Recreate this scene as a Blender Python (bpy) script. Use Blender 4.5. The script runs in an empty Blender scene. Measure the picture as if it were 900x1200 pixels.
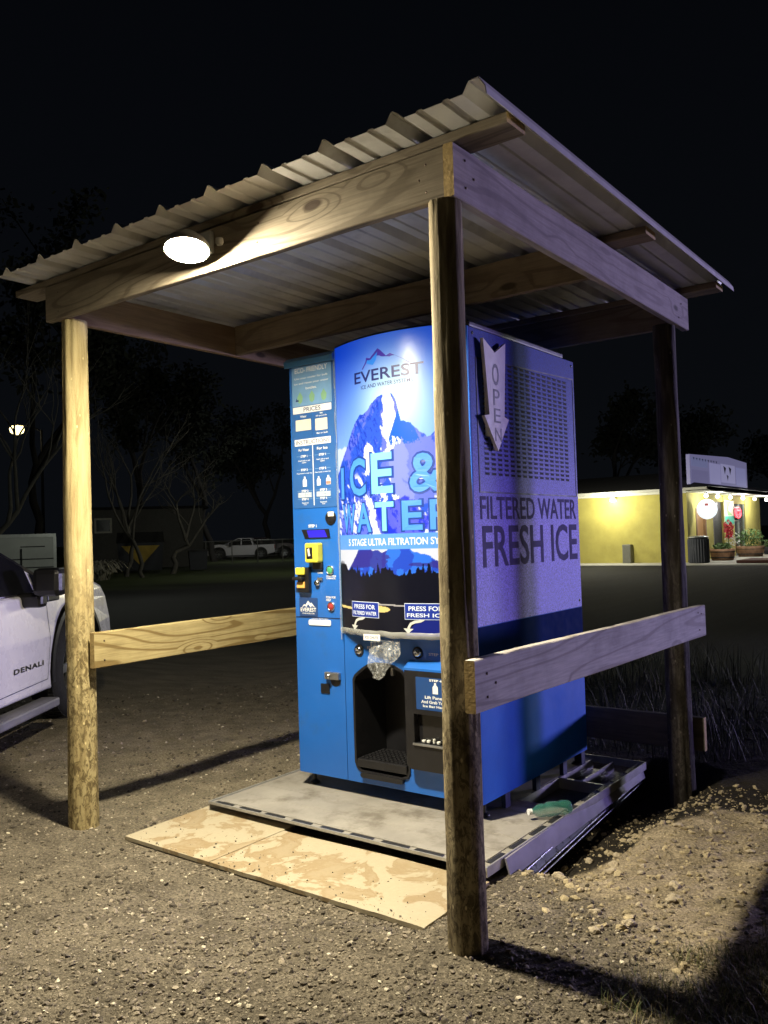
import bpy, bmesh, math, random
import numpy as np
from mathutils import Vector, Matrix, noise as mnoise
R = math.radians
rnd = random.Random(7)
rng = np.random.default_rng(11)
sc = bpy.context.scene
COL = sc.collection

# ------------------------------------------------------------------ camera, world, light, exposure
cam_d = bpy.data.cameras.new('camera'); cam = bpy.data.objects.new('camera', cam_d); COL.objects.link(cam)
sc.camera = cam
YAW, PITCH, ROLL, FPX = -.6413, .0287, -.0306, 989.53
f = Vector((math.sin(YAW)*math.cos(PITCH), math.cos(YAW)*math.cos(PITCH), math.sin(PITCH)))
r0 = Vector((math.cos(YAW), -math.sin(YAW), 0)); u0 = r0.cross(f)
r1 = r0*math.cos(ROLL) + u0*math.sin(ROLL); u1 = -r0*math.sin(ROLL) + u0*math.cos(ROLL)
m = Matrix((r1, u1, -f)).transposed().to_4x4(); m.translation = Vector((0, 0, 1.5))
cam.matrix_world = m
cam_d.sensor_fit = 'VERTICAL'; cam_d.sensor_height = 24; cam_d.lens = FPX/1200*24
cam_d.clip_start = .05; cam_d.clip_end = 3000

w = bpy.data.worlds.new('World'); sc.world = w; w.use_nodes = True
wn = w.node_tree.nodes; wl = w.node_tree.links
bg = wn['Background']
tc = wn.new('ShaderNodeTexCoord'); sp = wn.new('ShaderNodeSeparateXYZ'); rp = wn.new('ShaderNodeValToRGB')
wl.new(tc.outputs['Generated'], sp.inputs[0]); wl.new(sp.outputs[2], rp.inputs[0]); wl.new(rp.outputs[0], bg.inputs[0])
rp.color_ramp.elements[0].position = 0; rp.color_ramp.elements[0].color = (.0030, .0036, .0048, 1)
rp.color_ramp.elements[1].position = .6; rp.color_ramp.elements[1].color = (.0014, .0018, .0028, 1)
bg.inputs[1].default_value = 1.0

def lamp(name, loc, energy, color, radius, kind='POINT'):
    d = bpy.data.lights.new(name, kind); d.energy = energy; d.color = color; d.shadow_soft_size = radius
    o = bpy.data.objects.new(name, d); COL.objects.link(o); o.location = loc
    return o
# purple shop lighting standing out of frame on the right, behind the shelter (lights the +x faces)
def spot(name, loc, to, energy, color, radius, half):
    o = lamp(name, loc, energy, color, radius, 'SPOT'); o.data.spot_size = R(2*half); o.data.spot_blend = .6
    o.rotation_euler = (Vector(to)-Vector(loc)).to_track_quat('-Z', 'Y').to_euler()
spot('shop_sign_light', (11.0, 23.0, 2.3), (-1.8, 4.0, 1.6), 10500, (.42, .32, 1.0), .9, 10)
spot('shop_window_light', (9.0, 23.5, 2.1), (-4.0, 4.0, 1.3), 5200, (.88, .88, 1.0), .9, 16)
sc.view_settings.view_transform = 'Standard'; sc.view_settings.look = 'None'
sc.view_settings.exposure = 0; sc.view_settings.gamma = 1
sc.render.film_transparent = False

# ------------------------------------------------------------------ helpers
def setp(o, label=None, cat=None, group=None, kind=None):
    if label: o['label'] = label
    if cat: o['category'] = cat
    if group: o['group'] = group
    if kind: o['kind'] = kind
    return o
def thing(name, label, cat, loc=(0, 0, 0), rz=0, group=None):
    o = bpy.data.objects.new(name, None); COL.objects.link(o)
    o.location = loc; o.rotation_euler = (0, 0, rz); o.empty_display_size = .1
    return setp(o, label, cat, group)
def org(parent):
    # world position of the parent for things that are not rotated
    p = Vector((0, 0, 0)); q = parent
    while q is not None:
        p += q.location; q = q.parent
    return p
class MB:
    def __init__(s): s.v = []; s.f = []; s.m = []; s.sm = []
    def add(s, vs, fs, mi=0, smooth=False):
        b = len(s.v); s.v += [tuple(x) for x in vs]
        for q in fs: s.f.append(tuple(b+i for i in q)); s.m.append(mi); s.sm.append(smooth)
        return s
    def box(s, x0, x1, y0, y1, z0, z1, mi=0):
        vs = [(x, y, z) for z in (z0, z1) for y in (y0, y1) for x in (x0, x1)]
        return s.add(vs, [(0, 2, 3, 1), (4, 5, 7, 6), (0, 1, 5, 4), (2, 6, 7, 3), (0, 4, 6, 2), (1, 3, 7, 5)], mi)
    def bbox(s, x0, x1, y0, y1, z0, z1, b=.004, mi=0):
        # box with chamfered edges
        bm = bmesh.new(); bmesh.ops.create_cube(bm, size=1)
        for v in bm.verts: v.co = Vector(((x0+x1)/2+v.co.x*(x1-x0), (y0+y1)/2+v.co.y*(y1-y0), (z0+z1)/2+v.co.z*(z1-z0)))
        bmesh.ops.bevel(bm, geom=bm.edges[:], offset=b, segments=2, profile=.5, affect='EDGES')
        bm.verts.index_update()
        s.add([v.co[:] for v in bm.verts], [[v.index for v in fc.verts] for fc in bm.faces], mi); bm.free()
        return s
    def prism(s, pts, fn, d0, d1, mi=0):
        # pts 2D outline (convex or fan friendly), fn(u,v,d)->xyz
        n = len(pts)
        vs = [fn(u, v, d0) for u, v in pts] + [fn(u, v, d1) for u, v in pts]
        fs = [tuple(range(n)), tuple(range(2*n-1, n-1, -1))] + [(i, (i+1) % n, n+(i+1) % n, n+i) for i in range(n)]
        return s.add(vs, fs, mi)
    def tube(s, pts, rads, seg=8, mi=0, caps=True):
        pts = [Vector(p) for p in pts]; n = len(pts)
        if not hasattr(rads, '__len__'): rads = [rads]*n
        vs = []; a = None
        for i, p in enumerate(pts):
            t = (pts[min(i+1, n-1)]-pts[max(i-1, 0)]).normalized()
            if a is None: a = t.orthogonal().normalized()
            else: a = (a - t*a.dot(t)).normalized()
            b = t.cross(a)
            for k in range(seg):
                th = 2*math.pi*k/seg
                vs.append(p + (a*math.cos(th)+b*math.sin(th))*rads[i])
        fs = [(i*seg+k, i*seg+(k+1) % seg, (i+1)*seg+(k+1) % seg, (i+1)*seg+k) for i in range(n-1) for k in range(seg)]
        s.add(vs, fs, mi, True)
        if caps:
            s.add(vs[:seg], [tuple(range(seg-1, -1, -1))], mi); s.add(vs[-seg:], [tuple(range(seg))], mi)
        return s
    def lathe(s, prof, c, axis='z', seg=24, mi=0, tilt=None):
        # prof list of (radius, height)
        vs = []
        for r, h in prof:
            for k in range(seg):
                th = 2*math.pi*k/seg; x, y = r*math.cos(th), r*math.sin(th)
                v = Vector((x, y, h)) if axis == 'z' else (Vector((x, h, y)) if axis == 'y' else Vector((h, x, y)))
                if tilt: v = tilt @ v
                vs.append(v+Vector(c))
        fs = [(i*seg+k, i*seg+(k+1) % seg, (i+1)*seg+(k+1) % seg, (i+1)*seg+k) for i in range(len(prof)-1) for k in range(seg)]
        return s.add(vs, fs, mi, True)
    def build(s, name, mats, parent=None, world=True, **kw):
        o_ = org(parent) if (parent is not None and world) else Vector((0, 0, 0))
        me = bpy.data.meshes.new(name)
        me.from_pydata([(a-o_.x, b-o_.y, c-o_.z) for a, b, c in s.v], [], s.f)
        if not isinstance(mats, (list, tuple)): mats = [mats]
        for mm in mats: me.materials.append(mm)
        me.polygons.foreach_set('material_index', s.m); me.polygons.foreach_set('use_smooth', s.sm)
        bm = bmesh.new(); bm.from_mesh(me); bmesh.ops.recalc_face_normals(bm, faces=bm.faces[:]); bm.to_mesh(me); bm.free()
        o = bpy.data.objects.new(name, me); COL.objects.link(o); o.parent = parent
        return setp(o, **kw)
def npmesh(name, V, F, mats, parent=None, smooth=False, col=None, **kw):
    """fast mesh from numpy arrays, F is (n,3) or (n,4)"""
    me = bpy.data.meshes.new(name); n = F.shape[1]
    me.vertices.add(len(V)); me.vertices.foreach_set('co', V.astype(np.float32).ravel())
    me.loops.add(F.size); me.loops.foreach_set('vertex_index', F.astype(np.int32).ravel())
    me.polygons.add(len(F)); me.polygons.foreach_set('loop_start', np.arange(0, F.size, n, dtype=np.int32))
    me.polygons.foreach_set('loop_total', np.full(len(F), n, np.int32))
    me.polygons.foreach_set('use_smooth', np.full(len(F), smooth))
    me.update(calc_edges=True); me.validate()
    if col is not None:
        a = me.color_attributes.new('paint', 'FLOAT_COLOR', 'POINT')
        c4 = np.ones((len(V), 4), np.float32); c4[:, :3] = col; a.data.foreach_set('color', c4.ravel())
    for mm in (mats if isinstance(mats, (list, tuple)) else [mats]): me.materials.append(mm)
    o = bpy.data.objects.new(name, me); COL.objects.link(o); o.parent = parent
    return setp(o, **kw)
def copy_tree(o, parent=None):
    c = o.copy(); COL.objects.link(c); c.parent = parent
    for ch in list(o.children): copy_tree(ch, c)
    return c

# ------------------------------------------------------------------ materials
def newmat(name):
    m = bpy.data.materials.new(name); m.use_nodes = True
    return m, m.node_tree.nodes, m.node_tree.links, m.node_tree.nodes['Principled BSDF']
def mixrgb(n, l, fac, a, b, mode='MIX'):
    x = n.new('ShaderNodeMix'); x.data_type = 'RGBA'; x.blend_type = mode
    for sock, val in ((x.inputs[0], fac), (x.inputs[6], a), (x.inputs[7], b)):
        if hasattr(val, 'links'): l.new(val, sock)
        elif isinstance(val, (int, float)): sock.default_value = val
        else: sock.default_value = (*val, 1)
    return x.outputs[2]
def nz(n, l, vec, scale, detail=4, rough=.55, dist=0):
    t = n.new('ShaderNodeTexNoise'); t.inputs['Scale'].default_value = scale; t.inputs['Detail'].default_value = detail
    t.inputs['Roughness'].default_value = rough; t.inputs['Distortion'].default_value = dist
    if vec is not None: l.new(vec, t.inputs['Vector'])
    return t.outputs['Fac']
def ramp(n, l, fac, stops):
    t = n.new('ShaderNodeValToRGB'); l.new(fac, t.inputs[0]); e = t.color_ramp.elements
    while len(e) < len(stops): e.new(.5)
    for i, (p, c) in enumerate(stops): e[i].position = p; e[i].color = (*c, 1) if hasattr(c, '__len__') else (c, c, c, 1)
    return t.outputs[0]
def objvec(n, l, scale=(1, 1, 1), loc=(0, 0, 0)):
    t = n.new('ShaderNodeTexCoord'); mp = n.new('ShaderNodeMapping')
    mp.inputs['Scale'].default_value = scale; mp.inputs['Location'].default_value = loc
    l.new(t.outputs['Object'], mp.inputs[0]); return mp.outputs[0]
def bump(n, l, bs, h, strength, dist=.01, prev=None):
    b = n.new('ShaderNodeBump'); b.inputs['Strength'].default_value = strength; b.inputs['Distance'].default_value = dist
    l.new(h, b.inputs['Height'])
    if prev is not None: l.new(prev, b.inputs['Normal'])
    l.new(b.outputs[0], bs.inputs['Normal']); return b.outputs[0]
def M(name, c, rough=.5, metal=0, var=.12, vs=6, bs=0, bscale=60, coat=0, alpha=1, dirt=None, trans=0, spec=.5):
    m, n, l, b = newmat(name); v = objvec(n, l)
    f_ = nz(n, l, v, vs, 5, .6)
    lo = tuple(x*(1-var) for x in c); hi = tuple(min(1, x*(1+var)) for x in c)
    colr = ramp(n, l, f_, [(.3, lo), (.7, hi)])
    if dirt:
        g = ramp(n, l, nz(n, l, v, dirt[1], 6, .65), [(dirt[2], 0.), (dirt[2]+.18, 1.)])
        colr = mixrgb(n, l, g, colr, dirt[0])
    l.new(colr, b.inputs['Base Color']); b.inputs['Roughness'].default_value = rough; b.inputs['Metallic'].default_value = metal
    rr = ramp(n, l, nz(n, l, v, vs*3, 4), [(.3, max(0, rough-.07)), (.7, min(1, rough+.1))]); l.new(rr, b.inputs['Roughness'])
    if bs: bump(n, l, b, nz(n, l, v, bscale, 4), bs, .004)
    b.inputs['Coat Weight'].default_value = coat; b.inputs['Coat Roughness'].default_value = .08
    b.inputs['Alpha'].default_value = alpha; b.inputs['Transmission Weight'].default_value = trans
    b.inputs['Specular IOR Level'].default_value = spec
    return m
def EM(name, c, strength):
    m, n, l, b = newmat(name)
    b.inputs['Base Color'].default_value = (*[min(1, x*.5) for x in c], 1); b.inputs['Emission Color'].default_value = (*c, 1)
    b.inputs['Emission Strength'].default_value = strength; b.inputs['Roughness'].default_value = .4
    return m
def wood(name, axis, pale, dark, knot, grain=6., seed=0., rough=.8, weather=0., sat=None, sp_=1.):
    """sawn board: cathedral grain from contour lines of a stretched noise, knots, fine fibres"""
    m, n, l, b = newmat(name)
    s = [5.5, 5.5, 5.5]; s['xyz'.index(axis)] = .55
    v = objvec(n, l, tuple(s), (seed, seed*1.7, seed*.6))
    base = nz(n, l, v, 1.0*sp_, 1.5, .4, .25)
    kv = [2.6, 6, 6]; kv = [6., 6., 6.]; kv['xyz'.index(axis)] = 2.4
    vo = n.new('ShaderNodeTexVoronoi'); vo.inputs['Scale'].default_value = .75
    l.new(objvec(n, l, tuple(kv), (seed*2, seed, seed)), vo.inputs['Vector'])
    kd = vo.outputs['Distance']
    kr = ramp(n, l, kd, [(0., 1.), (.30, 0.)])
    add = n.new('ShaderNodeMath'); add.operation = 'MULTIPLY_ADD'; l.new(kr, add.inputs[0]); add.inputs[1].default_value = .2; l.new(base, add.inputs[2])
    mu = n.new('ShaderNodeMath'); mu.operation = 'MULTIPLY'; l.new(add.outputs[0], mu.inputs[0]); mu.inputs[1].default_value = grain*6.28
    si = n.new('ShaderNodeMath'); si.operation = 'SINE'; l.new(mu.outputs[0], si.inputs[0])
    rings = ramp(n, l, si.outputs[0], [(.0, 0.), (.70, .22), (.90, 1.)])
    fs = [110., 110., 110.]; fs['xyz'.index(axis)] = 5.
    fib = nz(n, l, objvec(n, l, tuple(fs)), 1., 3, .6)
    c1 = mixrgb(n, l, rings, pale, dark)
    c2 = mixrgb(n, l, ramp(n, l, fib, [(.35, 0.), (.75, .55)]), c1, tuple(x*.62 for x in dark))
    kn = ramp(n, l, kd, [(.0, 1.), (.07, 1.), (.11, 0.)])
    c3 = mixrgb(n, l, kn, c2, knot)
    big = nz(n, l, objvec(n, l, (3, 3, 3), (seed, 0, 0)), 1.2, 5, .65)
    c4 = mixrgb(n, l, ramp(n, l, big, [(.42, 0.), (.72, .30+weather)]), c3, tuple(x*.45 for x in dark))
    l.new(c4, b.inputs['Base Color']); b.inputs['Roughness'].default_value = rough; b.inputs['Specular IOR Level'].default_value = .25
    nb = bump(n, l, b, fib, .35, .003); bump(n, l, b, rings, .15, .002, nb)
    return m
def polewood(name, pale, mid, dark, mottle=.5, seed=0.):
    m, n, l, b = newmat(name)
    v = objvec(n, l, (26, 26, 3.2), (seed, seed, seed)); st = nz(n, l, v, 1., 5, .6, .8)
    v2 = objvec(n, l, (14, 14, 7), (seed, 0, seed)); mo = nz(n, l, v2, 3.0, 7, .75, .8)
    c1 = ramp(n, l, st, [(.25, dark), (.45, mid), (.7, pale)])
    # mottled bark flecks that get denser near the foot of the pole
    t = n.new('ShaderNodeTexCoord'); sx = n.new('ShaderNodeSeparateXYZ'); l.new(t.outputs['Object'], sx.inputs[0])
    mr = n.new('ShaderNodeMapRange'); l.new(sx.outputs[2], mr.inputs[0]); mr.inputs[1].default_value = 1.55; mr.inputs[2].default_value = .9
    fl = ramp(n, l, mo, [(.46, 0.), (.56, 1.)])
    q = n.new('ShaderNodeMath'); q.operation = 'MULTIPLY'; l.new(fl, q.inputs[0]); l.new(mr.outputs[0], q.inputs[1])
    q2 = n.new('ShaderNodeMath'); q2.operation = 'MULTIPLY'; l.new(q.outputs[0], q2.inputs[0]); q2.inputs[1].default_value = mottle
    c2 = mixrgb(n, l, q2.outputs[0], c1, tuple(x*.55 for x in dark))
    sv = n.new('ShaderNodeTexVoronoi'); sv.inputs['Scale'].default_value = 1.
    l.new(objvec(n, l, (22, 22, 12), (seed, seed, 0)), sv.inputs['Vector'])
    spk = ramp(n, l, sv.outputs['Distance'], [(.05, 1.), (.12, 0.)])
    c3 = mixrgb(n, l, spk, c2, tuple(min(1, x*1.5) for x in pale))
    l.new(c3, b.inputs['Base Color']); b.inputs['Roughness'].default_value = .85; b.inputs['Specular IOR Level'].default_value = .2
    nb = bump(n, l, b, st, .6, .006); bump(n, l, b, mo, .5, .008, nb)
    return m

m_blue = M('cabinet_blue_enamel', (.014, .125, .50), .36, 0, .07, 3, .05, 300, coat=.25, dirt=((.030, .12, .38), 3.5, .56))
m_blue_side = M('side_blue_enamel', (.010, .13, .62), .55, 0, .12, 3, .25, 260, spec=.15)
m_blue_dk = M('instruction_blue', (.012, .06, .22), .4, 0, .05)
m_blue_md = M('poster_blue_grey', (.17, .34, .58), .4, 0, .12, 9)
m_seam = M('dark_seam', (.006, .02, .07), .6)
m_black = M('black_plastic', (.010, .010, .012), .38, 0, .2, 12, .1, 120)
m_black_m = M('matte_black', (.006, .006, .007), .8)
m_white = M('white_print', (.78, .80, .80), .5, 0, .03)
m_cream = M('cream_label', (.72, .68, .58), .55, 0, .05)
m_navy = M('navy_print', (.012, .035, .16), .45)
m_royal = EM('royal_backlit_label', (.010, .040, .38), .35)
m_yel = M('yellow_plastic', (.75, .68, .06), .4)
m_orange = M('orange_label', (.75, .42, .10), .5)
m_chrome = M('chrome', (.65, .66, .68), .18, 1, .1)
m_red = M('red_button', (.35, .04, .04), .35, coat=.5)
m_green = M('green_button', (.06, .30, .14), .35, coat=.5)
m_disp = EM('violet_display', (.03, .02, .75), .6)
m_glass = M('dark_window_glass', (.012, .012, .014), .12, 0, .1, coat=.6)
m_silver = M('brushed_metal', (.42, .43, .45), .32, .9, .12, 10, .1, 80)
m_trimblue = M('steel_blue_trim', (.05, .16, .32), .35, .3, .1)
m_letter = M('dark_side_lettering', (.115, .105, .22), .85, spec=.08)
m_tarp = M('pale_film', (.6, .62, .6), .25, 0, .1, alpha=.38)
m_bag = M('clear_bag_plastic', (.80, .84, .86), .10, 0, .15, 30, .6, 40, alpha=.11, coat=1.)
m_bottlep = M('green_bottle_plastic', (.06, .26, .20), .10, 0, .2, 20, .5, 60, alpha=.42, coat=.8)

n = m_bag.node_tree.nodes; l = m_bag.node_tree.links; b = n['Principled BSDF']
_r = nz(n, l, objvec(n, l, (1, 1, .7)), 26, 5, .6, .6)
l.new(ramp(n, l, _r, [(.40, .07), (.485, .10), (.50, .75), (.515, .10), (.62, .16), (.66, .55)]), b.inputs['Alpha'])
W_Y = wood('pine_left_rail', 'y', (.42, .345, .165), (.20, .14, .052), (.10, .05, .015), 15., 3.1, sp_=.75)
W_X = wood('pine_front_beam', 'x', (.25, .21, .15), (.15, .122, .082), (.05, .032, .02), 12., 1.3, weather=.1)
W_XD = wood('pine_inner_beam', 'x', (.22, .17, .115), (.14, .105, .07), (.05, .035, .02), 7., 5.2, weather=.2)
W_YG = wood('weathered_right_rail', 'y', (.50, .47, .44), (.32, .29, .27), (.10, .08, .07), 7., 8.2, weather=.25)
W_YP = wood('weathered_side_beam', 'y', (.40, .35, .33), (.27, .23, .22), (.07, .06, .05), 7., 2.2, weather=.25)
W_END = M('end_grain', (.42, .30, .12), .85, 0, .35, 60, .5, 120)
P_F = polewood('pole_front', (.33, .28, .17), (.19, .155, .09), (.075, .055, .032), .8, 4.)
P_L = polewood('pole_left', (.46, .385, .20), (.36, .29, .14), (.20, .145, .065), .9, 1.)
P_B = polewood('pole_back_shaded', (.13, .115, .10), (.045, .038, .030), (.025, .02, .015), .6, 7.)  # machine's shadow on the back right pole is put into these dark colours
m_roof = M('galvanised_roof_sheet', (.56, .56, .55), .42, .25, .12, 5, .15, 40, dirt=((.30, .29, .27), 2.2, .55))
m_roofw = M('pale_roof_trim', (.66, .64, .60), .4, .2, .08, 4)
m_ply = None

# ------------------------------------------------------------------ numpy noise
def vnoise(x, y, s, seed=0):
    """smooth value noise on arrays, cell size s"""
    x = x/s; y = y/s; xi = np.floor(x).astype(np.int64); yi = np.floor(y).astype(np.int64); fx = x-xi; fy = y-yi
    fx = fx*fx*(3-2*fx); fy = fy*fy*(3-2*fy)
    def h(a, b):
        k = (a*374761393 + b*668265263 + seed*1442695041) & 0xffffffff
        k = ((k ^ (k >> 13))*1274126177) & 0xffffffff
        return ((k ^ (k >> 16)) & 0xffff)/65535.
    return (h(xi, yi)*(1-fx)+h(xi+1, yi)*fx)*(1-fy)+(h(xi, yi+1)*(1-fx)+h(xi+1, yi+1)*fx)*fy
def fbm(x, y, s, o=4, seed=0, g=.5):
    t = 0; a = 1; tot = 0
    for i in range(o): t = t+a*vnoise(x, y, s/2**i, seed+i*17); tot += a; a *= g
    return t/tot
def sstep(a, b, x):
    t = np.clip((x-a)/(b-a), 0, 1); return t*t*(3-2*t)

# ------------------------------------------------------------------ ground
def gheight(x, y):
    near = np.exp(-((x+2)**2+(y-3.3)**2)/30.)
    h = (fbm(x, y, .9, 4, 3)-.5)*.06*near + (fbm(x, y, .09, 3, 9)-.5)*.016*near
    # trench along the platform's right side, heap around the front right pole
    tr = sstep(-2.0, -1.86, x)*(1-sstep(-1.72, -1.42, x))*sstep(3.35, 3.6, y)*(1-sstep(5.2, 5.5, y))
    h = h - .13*tr + .045*np.exp(-((x+1.6)**2+(y-2.7)**2)/.16) + .03*np.exp(-((x+3.97)**2+(y-2.6)**2)/.10)
    rock = sstep(.15, .6, 1-np.hypot((x+1.15)/.9, (y-4.0)/1.1))
    h = h + rock*(np.maximum(fbm(x, y, .22, 5, 21, .6)-.52, 0))*.09
    # keep it under the flat boards
    fl = sstep(-3.85, -3.6, x)*(1-sstep(-1.98, -1.86, x)*sstep(3.2,3.35,y)-sstep(-1.90,-1.75,x)*(1-sstep(3.2,3.35,y)))*sstep(2.5, 2.68, y)*(1-sstep(5.1, 5.3, y))
    h = h*(1-fl) + (-.004)*fl
    return h
def shademask(x, y, n_):  # area right of and behind the platform that is painted as shade
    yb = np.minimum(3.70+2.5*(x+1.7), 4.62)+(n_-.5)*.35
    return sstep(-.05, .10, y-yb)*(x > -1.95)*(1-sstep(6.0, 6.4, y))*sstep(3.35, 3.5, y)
def axis_coords(a, b, step, far, g=1.16):
    c = list(np.arange(a, b, step)); s = step
    lo = []; x = a
    while x > -far: s *= g; x -= s; lo.append(x)
    hi = []; x = c[-1]; s = step
    while x < far: s *= g; x += s; hi.append(x)
    return np.array(lo[::-1]+c+hi)
gx = axis_coords(-6.2, .6, .021, 1500); gy = axis_coords(.9, 6.6, .021, 1500)
GX, GY = np.meshgrid(gx, gy); GZ = gheight(GX, GY)
nx_, ny_ = len(gx), len(gy)
idx = np.arange(nx_*ny_).reshape(ny_, nx_)
F = np.stack([idx[:-1, :-1], idx[:-1, 1:], idx[1:, 1:], idx[1:, :-1]], -1).reshape(-1, 4)
x, y = GX.ravel(), GY.ravel()
gravel = np.stack([.168+0*x, .145+0*x, .108+0*x], 1); tan = np.array([.36, .30, .205]); pale = np.array([.27, .235, .165]); grass = np.array([.035, .045, .018]); asph = np.array([.045, .045, .046])
def blend(base, c, k): return base*(1-k[:, None]) + c*k[:, None]
c = gravel.copy()
n1 = fbm(x, y, .5, 4, 31)
dirtm = sstep(.05, .35, 1-np.hypot((x+1.05)/.95, (y-3.85)/1.05)+(n1-.5)*.5)
leftp = sstep(-.2, .5, -3.3-x+(n1-.5)*1.2)*sstep(2.2, 3.2, y+(n1-.5))
c = blend(c, pale, leftp*.65); c = blend(c, tan, dirtm)
n2 = fbm(x, y, .25, 4, 41)
grm = np.clip(sstep(.2, .7, (x+1.05)*1.2-(y-3.2)*.0+(n2-.5)*1.4)*sstep(2.2, 2.6, y), 0, 1)*(1-sstep(4.6, 5.2, y)*.0)
grm = grm*(1-dirtm*.75)
c = blend(c, grass*1.6, grm*.8)
field = sstep(5.2, 6.0, y+(n2-.5)*.8)*sstep(-4.6, -3.4, x)
c = blend(c, grass*.8, field)
far = sstep(9.0, 10.5, y-.25*(x+4)+(n2-.5)*.6)
c = blend(c, asph*.42, far)
lawn = sstep(15., 17., -x*.55+y*.4)*(x < -11)
c = blend(c, grass*2.2, lawn*sstep(22, 24, -x*.8+y*.2+4*(n1-.5)))
shade = shademask(x, y, n2)
c = blend(c, np.array([.028, .024, .018]), shade)  # shadow of machine and trench painted into the ground colour
c = c*(.55+.9*fbm(x, y, .10, 5, 77))[:, None]
mg, n, l, b = newmat('ground_soil')
at = n.new('ShaderNodeAttribute'); at.attribute_name = 'paint'
v = objvec(n, l)
g1 = nz(n, l, v, 85, 6, .7); g2 = nz(n, l, v, 24, 5, .6)
mul = ramp(n, l, g1, [(.30, .35), (.50, .85), (.68, 1.55)])
c1 = mixrgb(n, l, 1., at.outputs['Color'], mul, 'MULTIPLY')
vo = n.new('ShaderNodeTexVoronoi'); vo.inputs['Scale'].default_value = 75; l.new(v, vo.inputs['Vector'])
chip = ramp(n, l, vo.outputs['Color'], [(.72, 0.), (.76, .55)])
c2 = mixrgb(n, l, 0., c1, (.42, .39, .33))
l.new(c2, b.inputs['Base Color']); b.inputs['Roughness'].default_value = .95; b.inputs['Specular IOR Level'].default_value = .15
nb = bump(n, l, b, g1, 1., .012); nb = bump(n, l, b, g2, .8, .02, nb)
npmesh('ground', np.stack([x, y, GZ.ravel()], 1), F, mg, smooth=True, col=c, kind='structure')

# ---- loose stones: one stuff object per look, density falls off with distance
def ico():
    bm = bmesh.new(); bmesh.ops.create_icosphere(bm, subdivisions=1, radius=1)
    V = np.array([v.co[:] for v in bm.verts]); F = np.array([[v.index for v in fc.verts] for fc in bm.faces]); bm.free(); return V, F
IV, IF = ico()
def blocked(px, py):
    a = (px > -3.72) & (px < -1.84) & (py > 2.66) & (py < 5.12)
    for cx, cy in ((-1.58, 2.563), (-3.97, 2.61), (-1.59, 4.98)): a |= np.hypot(px-cx, py-cy) < .07
    return a
def scatter(name, N, smin, smax, colfn, area, zoff=None, **kw):
    px, py = area(N); k = ~blocked(px, py) if zoff is None else (px > -9)
    k &= (rng.random(N) > 3.*shademask(px, py+.06, fbm(px, py, .25, 4, 41)))
    if name == 'rubble': k &= py < 4.55
    if name != 'rubble': k &= (rng.random(N) > .8*sstep(.1, .4, 1-np.hypot((px+1.05)/.95, (py-3.85)/1.05))); px, py = px[k], py[k]; N = len(px)
    d = np.hypot(px, py)
    s = smin*(smax/smin)**(rng.random(N)**2.6)*(.75+.09*d)
    V = IV[None]*(1+.35*(rng.random((N, 12, 1))-.5)*2)
    sc3 = s[:, None]*np.stack([.7+.6*rng.random(N), .7+.6*rng.random(N), .45+.4*rng.random(N)], 1)
    V = V*sc3[:, None, :]
    a = rng.random(N)*6.28; ca, sa = np.cos(a)[:, None], np.sin(a)[:, None]
    t = (rng.random(N)-.5)*1.2; ct, st = np.cos(t)[:, None], np.sin(t)[:, None]
    X = V[:, :, 0]; Y = V[:, :, 1]*ct-V[:, :, 2]*st; Z = V[:, :, 1]*st+V[:, :, 2]*ct
    V = np.stack([X*ca-Y*sa+px[:, None], X*sa+Y*ca+py[:, None], Z+((gheight(px, py) if zoff is None else zoff)+sc3[:, 2]*.25)[:, None]], 2)
    colr = np.repeat(colfn(N, px, py)[:, None, :], 12, 1).reshape(-1, 3)
    Fq = (IF[None]+(np.arange(N)*12)[:, None, None]).reshape(-1, 3)
    return npmesh(name, V.reshape(-1, 3), Fq, m_stone, col=colr, kind='stuff', **kw)
m_stone, n, l, b = newmat('loose_stone')
at = n.new('ShaderNodeAttribute'); at.attribute_name = 'paint'
v = objvec(n, l); sn = nz(n, l, v, 160, 4, .6)
l.new(mixrgb(n, l, 1., at.outputs['Color'], ramp(n, l, sn, [(.3, .6), (.7, 1.25)]), 'MULTIPLY'), b.inputs['Base Color'])
b.inputs['Roughness'].default_value = .9; b.inputs['Specular IOR Level'].default_value = .2; bump(n, l, b, sn, .5, .003)
def polar(N, r0=1.7, r1=9., a0=-82, a1=4):
    q = rng.random(N); rr = 1/(1/r0+(1/r1-1/r0)*q); a = np.radians(a0+(a1-a0)*rng.random(N))
    return rr*np.sin(a), rr*np.cos(a)
def gcol(N, px, py):
    base = np.array([[.20, .172, .13], [.14, .12, .092], [.25, .215, .16], [.09, .078, .06]])[rng.integers(0, 4, N)]
    return base*(.7+.6*rng.random((N, 1)))
def pcol(N, px, py):
    return np.array([.52, .47, .36])*(.65+.6*rng.random((N, 1)))
scatter('gravel', 115000, .0021, .0118, gcol, polar, label='small grey brown gravel covering the ground round the shelter', cat='gravel')
scatter('limestone_chips', 9000, .0020, .010, pcol, polar, label='scattered pale limestone chips lying among the darker gravel', cat='stone chips')
def dirtarea(N):
    a = rng.random(N)*6.28; q = np.sqrt(rng.random(N)); return -1.12+q*np.cos(a)*.85, 4.0+q*np.sin(a)*1.15
def dcol(N, px, py): return np.array([.42, .35, .22])*(.55+.6*rng.random((N, 1)))
scatter('rubble', 3600, .002, .017, dcol, dirtarea, label='crumbly pale rubble on the tan dirt patch right of the shelter', cat='rubble')
def onboards(N):
    q = rng.random(N)**1.8; return -3.66+1.78*rng.random(N), 2.66+.42*q
scatter('board_grit', 260, .0012, .0052, gcol, onboards, .0235, label='gravel crumbs kicked onto the two tan boards', cat='grit')
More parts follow.
